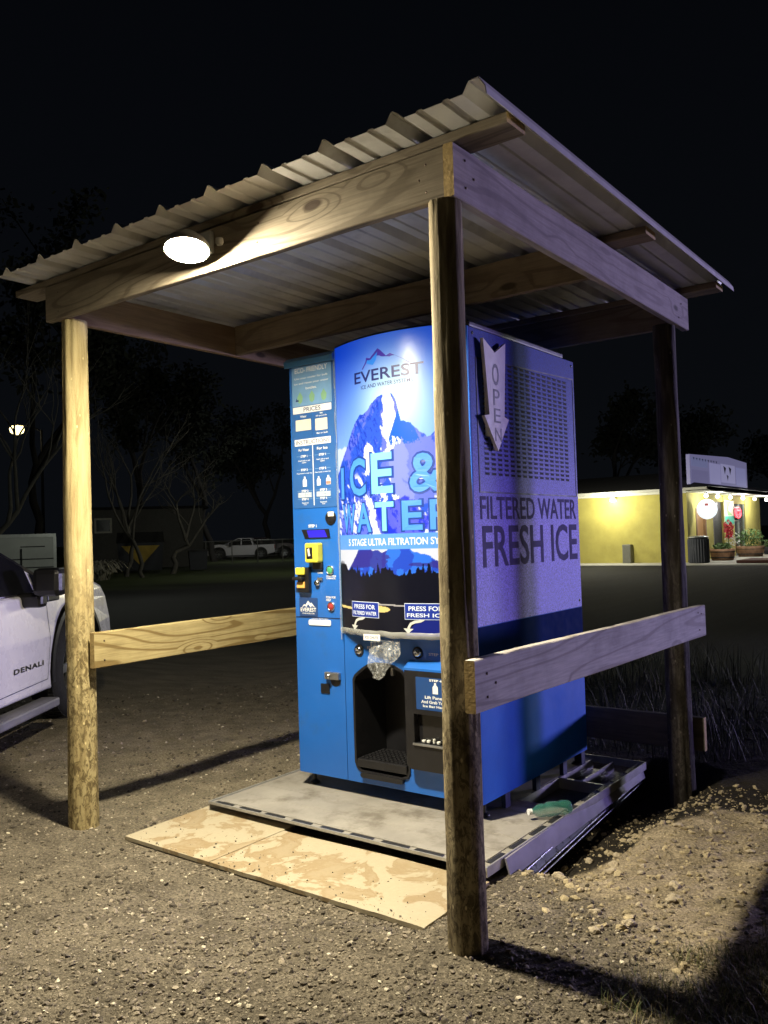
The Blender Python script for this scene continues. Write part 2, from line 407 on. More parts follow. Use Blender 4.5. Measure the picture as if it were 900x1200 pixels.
# bigger rocks one by one
def rock(x, y, s, i):
    bm = bmesh.new(); bmesh.ops.create_icosphere(bm, subdivisions=3, radius=1)
    q = (rnd.uniform(.8, 1.3), rnd.uniform(.7, 1.1), rnd.uniform(.5, .8))
    for v in bm.verts:
        k = 1+.45*(mnoise.noise(v.co*1.1+Vector((i*7.3, 0, 0)))) + .18*mnoise.noise(v.co*3.1+Vector((0, i*3.1, 0)))
        v.co = Vector((v.co.x*q[0], v.co.y*q[1], v.co.z*q[2]))*k*s
    me = bpy.data.meshes.new('rock'); bm.to_mesh(me); bm.free(); me.materials.append(m_rock)
    o = bpy.data.objects.new('rock', me); COL.objects.link(o)
    o.location = (x, y, float(gheight(np.array([x]), np.array([y]))[0])+s*.2); o.rotation_euler = (0, 0, rnd.uniform(0, 6))
    return o
m_rock = M('limestone_rock', (.40, .34, .24), .9, 0, .3, 25, .8, 60, dirt=((.20, .15, .08), 14, .5))
spots = [(-1.66, 3.42, .030, 'pale rock at the dark trench beside the platform corner'), (-1.16, 3.42, .026, 'pale rock with a broken edge above the grass on the dirt patch')]
for i, (a, b_, s, lb) in enumerate(spots): setp(rock(a, b_, s, i), lb, 'rock')
for i in range(46):
    a = rnd.random()*6.28; q = math.sqrt(rnd.random())
    xx, yy = -1.05+q*.7*math.cos(a), 3.85+q*1.0*math.sin(a)
    setp(rock(xx, yy, rnd.uniform(.010, .024), i+5), 'small pale rock lying loose on the tan dirt patch', 'rock', 'pale rocks on the dirt patch')

# ---- grass and weeds
def blades(name, N, area, hmin, hmax, cols, lean=.5, wd=.0025, **kw):
    px, py = area(N); N = len(px)
    h = hmin+(hmax-hmin)*rng.random(N)**1.5; a = rng.random(N)*6.28; le = lean*h*(.3+rng.random(N))
    z0 = gheight(px, py)
    bx, by = np.cos(a+1.57)*wd*(.7+h*2), np.sin(a+1.57)*wd*(.7+h*2)
    P = np.stack([np.stack([px-bx, py-by, z0-.005], 1), np.stack([px+bx, py+by, z0-.005], 1),
        np.stack([px+np.cos(a)*le*.4-bx*.7, py+np.sin(a)*le*.4-by*.7, z0+h*.6], 1), np.stack([px+np.cos(a)*le*.4+bx*.7, py+np.sin(a)*le*.4+by*.7, z0+h*.6], 1),
        np.stack([px+np.cos(a)*le, py+np.sin(a)*le, z0+h*.95], 1)], 1)
    fb = np.arange(N)[:, None, None]*5
    F = (np.array([[0, 1, 3], [0, 3, 2], [2, 3, 4]])[None]+fb).reshape(-1, 3)
    cc = np.array(cols)[rng.integers(0, len(cols), N)]*(.6+.8*rng.random((N, 1)))
    return npmesh(name, P.reshape(-1, 3), F, m_blade, col=np.repeat(cc[:, None], 5, 1).reshape(-1, 3), kind='stuff', **kw)
m_blade, n, l, b = newmat('grass_blade')
at = n.new('ShaderNodeAttribute'); at.attribute_name = 'paint'; l.new(at.outputs['Color'], b.inputs['Base Color']); b.inputs['Roughness'].default_value = .7
def rightgrass(N):
    px = -1.1+1.5*rng.random(N*2); py = 2.3+3.0*rng.random(N*2)
    k = (fbm(px, py, .22, 3, 5)+ (px+1.0)*.35 - .25*np.exp(-((px+1.1)/.5)**2-((py-4)/.8)**2)) > .55
    return px[k][:N], py[k][:N]
blades('grass', 26000, rightgrass, .015, .075, [(.10, .13, .04), (.24, .20, .09), (.16, .17, .06), (.30, .26, .14)], 1.1, .0016, label='short straw and green grass at the right edge of the dirt', cat='grass')
def backfield(N):
    px = -4.2+6.2*rng.random(N*2); py = 5.35+4.2*rng.random(N*2)
    k = fbm(px, py, .45, 4, 8)+rng.random(N*2)*.12 > .62
    return px[k][:N], py[k][:N]
blades('weeds', 9000, backfield, .04, .40, [(.04, .045, .02), (.08, .075, .04), (.035, .04, .02), (.16, .14, .09)], .7, .0022, label='tall dark weeds and dry grass growing behind the shelter', cat='weeds')
def frontr(N):
    px = -.95+1.3*rng.random(N); py = 2.0+.9*rng.random(N); return px, py

# ------------------------------------------------------------------ shelter
SH = thing('wooden_shelter', 'open pole shelter with ribbed metal roof standing over the blue vending machine', 'shelter', (-2.77, 3.8, 0))
def post(cx, cy, rb, rt, mat, seed, lean=(0, 0), top=2.693, lab=None):
    seg, nr = 40, 150; V = []; 
    for i in range(nr+1):
        t = i/nr; z = -.18+t*(top+.18); r = rb+(rt-rb)*t
        for k in range(seg):
            th = 2*math.pi*k/seg; cxn, sn_ = math.cos(th), math.sin(th)
            d = .0055*mnoise.noise(Vector((cxn*2.2+seed, sn_*2.2, z*.9))) + .0035*mnoise.noise(Vector((cxn*9+seed, sn_*9, z*2.2))) + .0018*mnoise.noise(Vector((cxn*22, sn_*22+seed, z*6)))
            cr = mnoise.noise(Vector((cxn*5+seed*3, sn_*5, z*.55)))
            if cr > .33: d -= .007*min(1, (cr-.33)*8)
            wob = .006*mnoise.noise(Vector((seed, z*.8, 0)))
            V.append((cx+lean[0]*t+wob+(r+d)*cxn, cy+lean[1]*t+(r+d)*sn_, z))
    mb = MB(); mb.add(V, [(i*seg+k, i*seg+(k+1) % seg, (i+1)*seg+(k+1) % seg, (i+1)*seg+k) for i in range(nr) for k in range(seg)], 0, True)
    mb.add(V[-seg:], [tuple(range(seg))])
    return mb.build('post', mat, SH, label=lab)
post(-1.597, 2.563, .072, .058, P_F, 1.3, lab='round front pole nearest the camera, dark on its right side')
post(-3.97, 2.61, .077, .064, P_L, 5.1, lab='yellowish round pole with mottled bark beside the white pickup')
pb = post(-1.615, 4.985, .072, .062, P_B, 8.7, lab='round pole at the back right corner, coloured dark for shade')
post(-3.97, 4.985, .075, .064, P_L, 3.3)
def board(name, x0, x1, y0, y1, z0, z1, axis, mats, dz=0., seed=0, parent=SH, label=None, bow=.004):
    """sawn board with soft edges and slight bow, end grain on its ends; dz = rise along its axis"""
    n_ = 24; V = []; ax = 'xy'.index(axis); L = (x1-x0) if ax == 0 else (y1-y0); b_ = .004
    for i in range(n_+1):
        t = i/n_; o1 = bow*mnoise.noise(Vector((t*2.3+seed, seed, 0))); o2 = bow*.6*mnoise.noise(Vector((seed, t*3.1, 4.)))
        lo, hi = ((y0, y1) if ax == 0 else (x0, x1)); zz = dz*t+o2
        e = [(lo+b_, z0), (hi-b_, z0), (hi, z0+b_), (hi, z1-b_), (hi-b_, z1), (lo+b_, z1), (lo, z1-b_), (lo, z0+b_)]
        for k, (h_, z_) in enumerate(e):
            q = .0012*mnoise.noise(Vector((t*L*9, k*3.1+seed, 0)))
            V.append((x0+L*t, h_+o1+q, z_+zz+q) if ax == 0 else (h_+o1+q, y0+L*t, z_+zz+q))
    mb = MB(); mb.add(V, [(i*8+k, i*8+(k+1) % 8, (i+1)*8+(k+1) % 8, (i+1)*8+k) for i in range(n_) for k in range(8)], 0)
    mb.add(V[:8], [tuple(range(8))], 1); mb.add(V[-8:], [tuple(range(8))], 1)
    return mb.build(name, [mats, W_END], parent, label=label)
board('beam', -4.095, -1.575, 2.524, 2.565, 2.6945, 2.8827, 'x', W_X, 0, 1, label='front beam lit warm by the round lamp')
board('beam', -3.998, -1.575, 3.80, 3.84, 2.701, 2.888, 'x', W_XD, 0, 2)
board('beam', -3.998, -1.575, 5.10, 5.14, 2.701, 2.888, 'x', W_XD, 0, 3)
board('beam', -1.572, -1.531, 2.520, 5.185, 2.690, 2.8837, 'y', W_YP, -.004, 4, label='right side beam tinted violet by a distant light')
board('beam', -4.042, -4.002, 2.568, 5.185, 2.6945, 2.8837, 'y', wood('pine_left_beam', 'y', (.30, .21, .12), (.20, .13, .07), (.06, .04, .02), 3., 9.2), 0, 5)
for y0, s in ((2.530, 6), (3.92, 7), (5.09, 8)):
    board('purlin', -4.40, -1.337 if s > 6 else -1.320, y0, y0+.135, 2.8895, 2.9265, 'x', W_X if s == 6 else W_XD, 0, s)
board('rail', -3.872, -3.834, 2.60, 4.99, .862, 1.046, 'y', W_Y, 0, 9, label='pale yellow pine board between the left poles')
board('rail', -1.512, -1.470, 2.45, 5.07, .895, 1.073, 'y', W_YG, -.030, 10, label='weathered grey board across the right side of the shelter')
board('rail', -4.0, -1.50, 5.06, 5.10, .19, .385, 'x', wood('weathered_back_rail', 'x', (.12, .105, .085), (.07, .06, .05), (.05, .04, .03), 3., 4.4, weather=.2), 0, 11)
# ribbed sheets: three sheets 0.914 wide, ribs every 0.305, running front to back
XR = -1.349
def prof(xr):
    """height of the sheet at distance xr (to the left) from the right-hand rib centre"""
    q = xr % .3135; q = min(q, .3135-q)
    if q < .010: return .036
    if q < .034: return .036*(.034-q)/.024
    for c0 in (.085, .1525):
        dd = abs((xr % .3135)-c0) if c0 != .085 else min(abs((xr % .3135)-.10), abs((xr % .3135)-.205))
        if c0 == .085:
            if dd < .009: return .006
            if dd < .016: return .006*(.016-dd)/.007
    return 0.
brk = [0, .010, .034, .084, .091, .109, .116, .189, .196, .214, .221, .271, .295]
for sidx in range(3):
    xs = []
    for j in range(3):
        xs += [(sidx*3+j)*.3135+b_ for b_ in brk]
    xs.append((sidx*3+3)*.3135)
    if sidx == 2: xs += [2.8325+.034-.01, 2.8325+.09]
    if sidx < 2: xs += [(sidx*3+3)*.3135+.010, (sidx*3+3)*.3135+.036]
    lift = .0026*(sidx % 2); V = []; ny = 26
    y0, y1 = 2.349, 5.300
    for j in range(ny+1):
        t = j/ny; yy = y0+(y1-y0)*t+(rnd.uniform(-.0, .0))
        for q in xs:
            xx = XR-q; sag = -.0225*q/1.0*.7
            z = 2.9295+prof(q)+lift+sag*0 + .0025*mnoise.noise(Vector((q*2, t*5, 1)))
            V.append((xx, yy, z))
    n_ = len(xs); top = [(a, b_, c_+.0014) for a, b_, c_ in V]; nv = len(V)
    Fs = [(j*n_+i, j*n_+i+1, (j+1)*n_+i+1, (j+1)*n_+i) for j in range(ny) for i in range(n_-1)]
    Ft = [tuple(k+nv for k in q) for q in Fs]
    rim = [(i, i+1, nv+i+1, nv+i) for i in range(n_-1)] + [(ny*n_+i, ny*n_+i+1, nv+ny*n_+i+1, nv+ny*n_+i) for i in range(n_-1)]
    rim += [(j*n_, (j+1)*n_, nv+(j+1)*n_, nv+j*n_) for j in range(ny)] + [(j*n_+n_-1, (j+1)*n_+n_-1, nv+(j+1)*n_+n_-1, nv+j*n_+n_-1) for j in range(ny)]
    mb = MB(); mb.add(V+top, Fs+Ft+rim); mb.build('roof_sheet', m_roof, SH)
mb = MB(); fnp = lambda u, v, d: (u, d, v)   # downturned edge of the last sheet
mb.prism([(-1.348, 2.9675), (-1.320, 2.9675), (-1.296, 2.930), (-1.292, 2.902), (-1.295, 2.902), (-1.299, 2.929), (-1.323, 2.9645), (-1.348, 2.9645)], fnp, 2.347, 5.303)
mb.build('edge_trim', m_roofw, SH)
for xx in [XR-.305*k-.15 for k in range(9)]:          # screw heads on the front purlin, seen as points
    pass
# nail heads and knots on the front beam
mb = MB()
for xx, zz in ((-3.93, 2.70), (-3.93, 2.80), (-1.60, 2.70), (-1.60, 2.80), (-1.63, 2.75), (-2.45, 2.80), (-2.46, 2.72), (-3.2, 2.70)):
    mb.lathe([(0, -.0012), (.0045, -.0010), (.005, .001)], (xx-.05, 2.5245, zz+.034), 'y', 10)
mb.build('nail', M('rusty_nail', (.08, .05, .035), .6, .6), SH, kind='stuff')

mb = MB()
for yy, zz in ((2.53, .94), (2.53, 1.02), (2.59, .98), (4.95, .91), (4.99, 1.0), (4.93, 1.01)): mb.lathe([(0, .0012), (.0045, .001), (.005, -.001)], (-1.4685, yy, zz), 'x', 10)
for yy, zz in ((2.60, 2.74), (2.60, 2.84), (2.66, 2.79), (5.0, 2.73), (5.05, 2.82)): mb.lathe([(0, .0012), (.0045, .001), (.005, -.001)], (-1.529, yy, zz), 'x', 10)
for yy, zz in ((2.66, .90), (2.66, 1.0)): mb.lathe([(0, .0012), (.0045, .001), (.005, -.001)], (-3.8325, yy, zz), 'x', 10)
mb.build('nail', bpy.data.materials['rusty_nail'], SH, kind='stuff')
# round lamp on the front beam
LP = thing('wall_lamp', 'glowing round lamp fixed to the front beam under the roof edge', 'lamp', (-2.83, 2.524, 2.80))
m_lampb = M('lamp_housing', (.34, .34, .33), .5, .2)
mb = MB(); mb.bbox(-2.88, -2.77, 2.500, 2.524, 2.765, 2.865, .006); mb.build('mounting_plate', m_lampb, LP)
tilt = Matrix.Rotation(R(-15), 3, Vector((.8, .6, 0)))
LC = (-2.774, 2.372, 2.752)
mb = MB(); mb.lathe([(0, .060), (.05, .058), (.062, .045), (.085, .026), (.094, .010), (.098, -.012), (.092, -.013), (.089, -.001), (.0, -.001)], LC, 'z', 36, tilt=tilt)
mb.tube([(-2.825, 2.51, 2.815), (-2.810, 2.44, 2.818), (-2.785, 2.39, 2.805)], .014, 10); mb.build('housing', m_lampb, LP)
mb = MB(); mb.lathe([(.088, -.003), (.087, -.010), (.080, -.019), (.060, -.027), (.032, -.032), (0, -.033)], LC, 'z', 36, tilt=tilt)
mb.build('diffuser', EM('lamp_glow', (1.0, .885, .66), 3100.), LP)
mb = MB(); mb.lathe([(.012, 0), (.018, .012), (.016, .03), (0, .032)], (-2.695, 2.485, 2.775), 'z', 14); mb.build('photocell', m_lampb, LP)

# ------------------------------------------------------------------ lettering
def text2d(body, bold=0., spacing=1., res=3):
    cu = bpy.data.curves.new('t', 'FONT'); cu.body = body; cu.size = 1; cu.resolution_u = res; cu.offset = bold; cu.space_character = spacing; cu.space_line = .9
    o = bpy.data.objects.new('t', cu); COL.objects.link(o)
    dg = bpy.context.evaluated_depsgraph_get(); dg.update()
    me = bpy.data.meshes.new_from_object(o.evaluated_get(dg))
    V = [tuple(v.co) for v in me.vertices]; Fc = [tuple(p.vertices) for p in me.polygons]
    bpy.data.objects.remove(o); bpy.data.curves.remove(cu); bpy.data.meshes.remove(me)
    return V, Fc
def text(body, u0, u1, v0, v1, fn, d, mat, parent, bold=.01, name='lettering', spacing=1., shear=0., label=None, skew=None):
    """fills the rectangle u0..u1 x v0..v1 of surface fn(u, v, d) with the text"""
    V, Fc = text2d(body, bold, spacing)
    xs = [a[0] for a in V]; ys = [a[1] for a in V]; xa, xb, ya, yb = min(xs), max(xs), min(ys), max(ys)
    P = []
    for a in V:
        s, t = (a[0]-xa)/(xb-xa), (a[1]-ya)/(yb-ya)
        P.append(fn(u0+(u1-u0)*s+shear*t, v0+(v1-v0)*t, d))
    mb = MB(); mb.add(P, Fc); return mb.build(name, mat, parent, label=label)
def poly(pts, fn, d, mat, parent, name, **kw):
    mb = MB(); mb.add([fn(a, b_, d) for a, b_ in pts], [tuple(range(len(pts)))]); return mb.build(name, mat, parent, **kw)
def plate(u0, u1, v0, v1, fn, d0, d1, mat, parent, name, b_=.002, **kw):
    pts = [(u0+b_, v0), (u1-b_, v0), (u1, v0+b_), (u1, v1-b_), (u1-b_, v1), (u0+b_, v1), (u0, v1-b_), (u0, v0+b_)]
    mb = MB(); mb.prism(pts, fn, d0, d1); return mb.build(name, mat, parent, **kw)

# ------------------------------------------------------------------ vending machine
VX0, VX1, VY0, VY1, VZ0, VZ1 = -3.394, -2.17, 3.654, 4.922, .150, 2.553
VM = thing('vending_machine', 'tall blue ice and water vending machine under the shelter roof', 'vending machine', (-2.78, 4.29, .07))
front = lambda u, v, d: (u, VY0-d, v)
side = lambda u, v, d: (VX1+d, u, v)
def sheet(outline, holes, fn, d0, d1, mat, parent, name, **kw):
    """flat sheet with holes and thickness d0..d1"""
    cu = bpy.data.curves.new('s', 'CURVE'); cu.dimensions = '2D'; cu.fill_mode = 'BOTH'; cu.extrude = .5
    for pts in [outline]+holes:
        sp_ = cu.splines.new('POLY'); sp_.points.add(len(pts)-1); sp_.use_cyclic_u = True
        for p_, q_ in zip(sp_.points, pts): p_.co = (q_[0], q_[1], 0, 1)
    o = bpy.data.objects.new('s', cu); COL.objects.link(o)
    dg = bpy.context.evaluated_depsgraph_get(); dg.update()
    me = bpy.data.meshes.new_from_object(o.evaluated_get(dg))
    V = [fn(v.co.x, v.co.y, d0+(v.co.z+.5)*(d1-d0)) for v in me.vertices]; Fc = [tuple(p.vertices) for p in me.polygons]
    bpy.data.objects.remove(o); bpy.data.curves.remove(cu); bpy.data.meshes.remove(me)
    mb = MB(); mb.add(V, Fc); return mb.build(name, mat, parent, **kw)
# shell
mb = MB()
mb.box(VX0+.002, VX0+.02, VY0+.012, VY1, VZ0, VZ1-.01); mb.box(VX0+.02, VX1-.022, VY1-.02, VY1, VZ0, VZ1-.01)
mb.box(VX0+.02, VX1-.022, VY0+.012, VY1-.02, VZ1-.03, VZ1-.012); mb.box(VX0+.02, VX1-.022, VY0+.012, VY1-.02, VZ0+.002, VZ0+.02)
mb.box(VX1-.022, VX1-.004, VY0+.012, VY1, VZ0+.004, VZ1-.004)
mb.build('cabinet', m_blue_side, VM)
plate(VY0+.010, VY1, VZ0, 1.030, side, -.003, 0., m_blue_side, VM, 'lower_side_panel')
plate(VY0+.010, VY1, .86, 1.028, side, .0005, .002, M('rail_shadow_navy', (.004, .018, .10), .8, spec=.03), VM, 'rail_shadow_band')  # dark sheet standing in for the right rail's shadow on the side
# side wrap: colour going from deep blue at the top to pale violet at the bottom
m_wrap, n, l, b = newmat('graded_side_wrap')
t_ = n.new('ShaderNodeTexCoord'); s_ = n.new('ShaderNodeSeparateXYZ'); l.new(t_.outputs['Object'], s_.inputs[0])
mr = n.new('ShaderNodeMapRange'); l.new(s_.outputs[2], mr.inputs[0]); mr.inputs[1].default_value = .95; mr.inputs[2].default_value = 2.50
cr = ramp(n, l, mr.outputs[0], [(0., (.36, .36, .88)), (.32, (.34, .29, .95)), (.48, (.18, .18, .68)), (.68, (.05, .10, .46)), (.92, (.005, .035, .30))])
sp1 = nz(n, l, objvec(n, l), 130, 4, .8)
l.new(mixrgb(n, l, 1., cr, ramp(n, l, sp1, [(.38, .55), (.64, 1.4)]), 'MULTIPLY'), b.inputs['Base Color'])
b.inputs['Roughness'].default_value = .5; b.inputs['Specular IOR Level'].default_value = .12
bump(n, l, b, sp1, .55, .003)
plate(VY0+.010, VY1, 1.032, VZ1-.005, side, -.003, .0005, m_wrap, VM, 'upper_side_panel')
# ventilation panel: frame seam and slots
sheet([(3.722, 1.706), (4.905, 1.706), (4.905, 2.44), (3.722, 2.40)], [[(3.730, 1.714), (4.897, 1.714), (4.897, 2.432), (3.730, 2.392)]], side, .0006, .0030, m_seam, VM, 'vent_panel_seam')
mb = MB()
for i in range(15):
    for j in range(24):
        u = 3.785+i*.0695; vv = 1.800+j*.0258
        mb.add([side(u, vv, .0012), side(u+.045, vv, .0012), side(u+.045, vv+.0125, .0012), side(u, vv+.0125, .0012)], [(0, 1, 2, 3)], 0)
        mb.prism([(u-.003, vv+.0125), (u+.048, vv+.0125), (u+.048, vv+.0145), (u-.003, vv+.0145)], side, .0006, .0062, 1)
mb.build('vent_slots', [m_black_m, m_wrap], VM, kind='stuff')
text('FILTERED WATER', 3.722, 4.885, 1.570, 1.690, side, .0020, m_letter, VM, .012)
text('FRESH ICE', 3.735, 4.885, 1.322, 1.540, side, .0020, m_letter, VM, .014)
for u, vv in ((4.89, 2.52), (3.70, 2.52), (4.89, 1.07)):
    mb = MB(); mb.lathe([(0, .004), (.007, .003), (.009, 0)], (VX1+.0005, u, vv), 'x', 12); mb.build('screw', m_chrome, VM)

# left service column
SX = -3.034
plate(VX0, SX-.002, VZ0, VZ1-.002, front, -.02, .0, m_blue, VM, 'service_door', .004)
mb = MB(); mb.prism([(VY0+.02, VZ1-.045), (VY0-.030, VZ1-.052), (VY0-.036, VZ1-.020), (VY0-.010, VZ1+.004), (VY0+.5, VZ1+.004), (VY0+.5, VZ1-.010), (VY0+.02, VZ1-.012)], lambda u, v, d: (d, u, v), VX0-.012, SX-.0)
mb.build('top_trim', m_trimblue, VM)
mb = MB(); mb.box(VX0+.004, SX, VY0-.0025, VY0-.0005, 1.044, 1.048); mb.build('door_seam', m_seam, VM)
plate(-3.385, -3.055, 1.676, 2.540, front, .001, .003, M('instruction_frame', (.028, .115, .36), .4, 0, .1), VM, 'instruction_panel')
eco = plate(-3.371, -3.070, 2.272, 2.520, front, .0032, .0045, m_blue_md, VM, 'eco_poster')
text('ECO- FRIENDLY', -3.346, -3.098, 2.465, 2.495, front, .005, m_white, eco, .01)
for k, (t_, hw) in enumerate((('Use your cooler for bulk', .128), ('ice and reuse your water', .132), ('bottles.', .042))):
    text(t_, -3.222-hw, -3.222+hw, 2.425-k*.030, 2.440-k*.030, front, .005, m_white, eco, .012)
m_leafg = M('poster_green', (.22, .42, .25), .5); 
for cx, k in ((-3.310, 0), (-3.218, 1), (-3.128, 2)):
    # pictograms: leaves and drops
    poly([(cx, 2.355), (cx+.022, 2.325), (cx+.017, 2.296), (cx, 2.285), (cx-.017, 2.296), (cx-.022, 2.325)], front, .005, m_leafg, eco, 'pictogram')
poly([(-3.345, 2.300), (-3.318, 2.300), (-3.324, 2.312), (-3.330, 2.308), (-3.336, 2.320)], front, .0053, m_navy, eco, 'pictogram')
bar1 = plate(-3.369, -3.075, 2.229, 2.268, front, .0032, .0045, m_white, VM, 'prices_bar'); text('PRICES', -3.285, -3.155, 2.236, 2.262, front, .005, m_navy, bar1, .01)
text('Water', -3.315, -3.265, 2.204, 2.217, front, .0035, m_white, VM, .02); text('Ice', -3.162, -3.142, 2.213, 2.224, front, .0035, m_white, VM, .02); text('20 pounds', -3.195, -3.110, 2.197, 2.207, front, .0035, m_white, VM, .02)
plate(-3.350, -3.232, 2.128, 2.192, front, .0032, .0045, m_cream, VM, 'price_card'); plate(-3.198, -3.108, 2.120, 2.187, front, .0032, .0045, m_cream, VM, 'price_card')
text('Bag or bulk', -3.190, -3.105, 2.096, 2.108, front, .0035, m_white, VM, .02)
mb = MB(); mb.box(-3.2175, -3.2145, VY0-.0042, VY0-.0032, 2.09, 2.225); mb.build('divider', m_blue, VM)
bar2 = plate(-3.362, -3.086, 2.040, 2.078, front, .0032, .0045, m_white, VM, 'instructions_bar'); text('INSTRUCTIONS', -3.350, -3.097, 2.047, 2.071, front, .005, m_navy, bar2, .008)
mb = MB(); mb.box(-3.2265, -3.2215, VY0-.0045, VY0-.0033, 1.690, 2.038); mb.build('divider', m_white, VM)
for cx, hd in ((-3.293, 'For Water'), (-3.152, 'For Ice')):
    text(hd, cx-.040, cx+.040, 2.008, 2.024, front, .0035, m_white, VM, .02)
    for zz, st in ((1.972, 'STEP 1'), (1.893, 'STEP 2'), (1.815-.045, 'STEP 3'), (1.722, 'STEP 4')):
        text(st, cx-.026, cx+.026, zz, zz+.013, front, .0035, m_white, VM, .03)
        [(MB().box(a_, a_+.028, VY0-.0042, VY0-.0033, zz+.006, zz+.008)).build('rule_line', m_blue_md, VM) for a_ in (cx-.058, cx+.030)]
    for zz, t_ in ((1.949, 'Insert cash or card'), (1.936, 'payment'), (1.874, 'Place bottle in water bay'), (1.703, 'Remove and'), (1.692, 'enjoy')):
        hw = .0028*len(t_)*.85
        text(t_, cx-hw, cx+hw, zz, zz+.009, front, .0035, m_white, VM, .01)
    bb = plate(cx-.052, cx+.052, 1.762-.028, 1.762+.022-.006, front, .0033, .0042, M('label_blue', (.18, .26, .42), .5), VM, 'button_label') if False else None
# bottle pictures and button labels in the instructions
def bottle_pts(cx, z0, h, wd):
    return [(cx-wd/2, z0), (cx+wd/2, z0), (cx+wd/2, z0+h*.62), (cx+wd*.18, z0+h*.82), (cx+wd*.18, z0+h), (cx-wd*.18, z0+h), (cx-wd*.18, z0+h*.82), (cx-wd/2, z0+h*.62)]
poly(bottle_pts(-3.292, 1.802, .058, .030), front, .0036, m_white, VM, 'bottle_picture')
poly(bottle_pts(-3.185, 1.803, .052, .028), front, .0036, m_white, VM, 'bottle_picture')
poly(bottle_pts(-3.112, 1.805, .052, .034), front, .0036, m_white, VM, 'bag_picture'); plate(-3.128, -3.096, 1.807, 1.824, front, .0037, .0042, M('pale_red', (.65, .2, .15), .5), VM, 'bag_band')
for cx, t1, t2 in ((-3.292, 'PRESS FOR', 'FILTERED WATER'), (-3.150, 'PRESS FOR', 'FRESH ICE')):
    lb_ = plate(cx-.054, cx+.054, 1.738, 1.768, front, .0044, .0052, M('pale_label_blue', (.28, .36, .48), .5), VM, 'button_label')
    text(t1, cx-.046, cx+.046, 1.755, 1.765, front, .0056, m_white, lb_, .02); text(t2, cx-.048, cx+.048, 1.741, 1.751, front, .0056, m_white, lb_, .02)
# camera eye with its label
ey = MB(); ey.lathe([(0, -.016), (.028, -.014), (.038, -.006), (.040, 0)], (-3.105, VY0, 1.612), 'y', 24); eye = ey.build('camera_dome', m_black, VM)
plate(-3.112, -3.068, 1.622, 1.648, front, .017, .018, m_cream, eye, 'small_label')
text('STEP 1', -3.275, -3.213, 1.563, 1.580, front, .002, m_white, VM, .03)
dp = MB(); dp.prism([(-3.327, 1.552), (-3.120, 1.552), (-3.112, 1.500), (-3.302, 1.500)], front, .0005, .006); dpo = dp.build('display_window', m_black, VM)
poly([(-3.285, 1.547), (-3.150, 1.547), (-3.130, 1.505), (-3.270, 1.505)], front, .0065, m_disp, dpo, 'screen')
# card reader
cr_ = MB(); cr_.bbox(-3.262, -3.168, VY0-.058, VY0, 1.362, 1.474, .010); cro = cr_.build('card_reader', m_yel, VM)
plate(-3.245, -3.200, 1.385, 1.450, front, .0585, .0605, m_black, cro, 'reader_screen'); poly([(-3.236, 1.440), (-3.222, 1.445), (-3.215, 1.402), (-3.230, 1.398)], front, .061, m_cream, cro, 'hand_picture')
mb = MB(); mb.bbox(-3.240, -3.168, VY0-.020, VY0, 1.322, 1.360, .006); mb.build('reader_base', m_black, cro)
# bill acceptor
ba = MB(); ba.bbox(-3.348, -3.262, VY0-.030, VY0, 1.190, 1.335, .006); bao = ba.build('bill_acceptor', m_black, VM)
mb = MB(); mb.bbox(-3.350, -3.283, VY0-.046, VY0-.029, 1.292, 1.334, .006); mb.build('bill_label', m_yel, bao)
mb = MB(); mb.bbox(-3.360, -3.285, VY0-.066, VY0-.029, 1.262, 1.282, .006); mb.build('bill_mouth', m_black, bao)
mb = MB(); mb.bbox(-3.346, -3.286, VY0-.040, VY0-.029, 1.215, 1.252, .004); mb.build('bill_label', m_orange, bao)
# coin slot
cs = MB(); cs.lathe([(0, -.022), (.016, -.020), (.018, 0)], (-3.213, VY0, 1.245), 'y', 20); cso = cs.build('coin_slot', m_chrome, VM)
mb = MB(); mb.bbox(-3.212, -3.176, VY0-.012, VY0, 1.258, 1.276, .003); mb.build('coin_plate', m_silver, cso)
text('COINS', -3.215, -3.175, 1.298, 1.308, front, .002, m_white, VM, .03)
for z_, mt in ((1.318, m_green), (1.112, m_red)):
    q = MB(); q.lathe([(.0, -.010), (.019, -.010), (.022, -.006), (.022, 0)], (-3.118, VY0, z_), 'y', 24); qo = q.build('push_button', mt, VM)
    q = MB(); q.lathe([(.022, 0), (.022, -.012), (.026, -.010), (.027, 0)], (-3.118, VY0, z_), 'y', 24); q.build('button_ring', m_chrome, qo)
text('PUSH FOR\nCHANGE', -3.150, -3.075, 1.266, 1.288, front, .002, m_white, VM, .02); text('PUSH FOR\nHELP', -3.155, -3.085, 1.142, 1.170, front, .002, m_white, VM, .02)
lg = plate(-3.362, -3.222, 1.052, 1.158, front, .001, .003, M('logo_plate_blue', (.02, .06, .20), .4), VM, 'logo_plate')
mtn = [(-3.342, 1.103), (-3.325, 1.120), (-3.312, 1.118), (-3.293, 1.142), (-3.277, 1.126), (-3.268, 1.131), (-3.240, 1.103), (-3.262, 1.112), (-3.276, 1.104), (-3.293, 1.122), (-3.306, 1.104), (-3.320, 1.112)]
poly(mtn, front, .0036, m_white, lg, 'mountain_emblem'); text('EVEREST', -3.352, -3.232, 1.078, 1.101, front, .0036, m_white, lg, .02); text('ICE AND WATER SYSTEMS', -3.338, -3.246, 1.064, 1.072, front, .0036, m_white, lg, .01)
plate(-3.290, -3.125, 1.002, 1.033, front, .0005, .006, m_white, VM, 'coin_return_label', .006); text('COIN RETURN', -3.27, -3.145, 1.036, 1.042, front, .002, m_white, VM, .01)
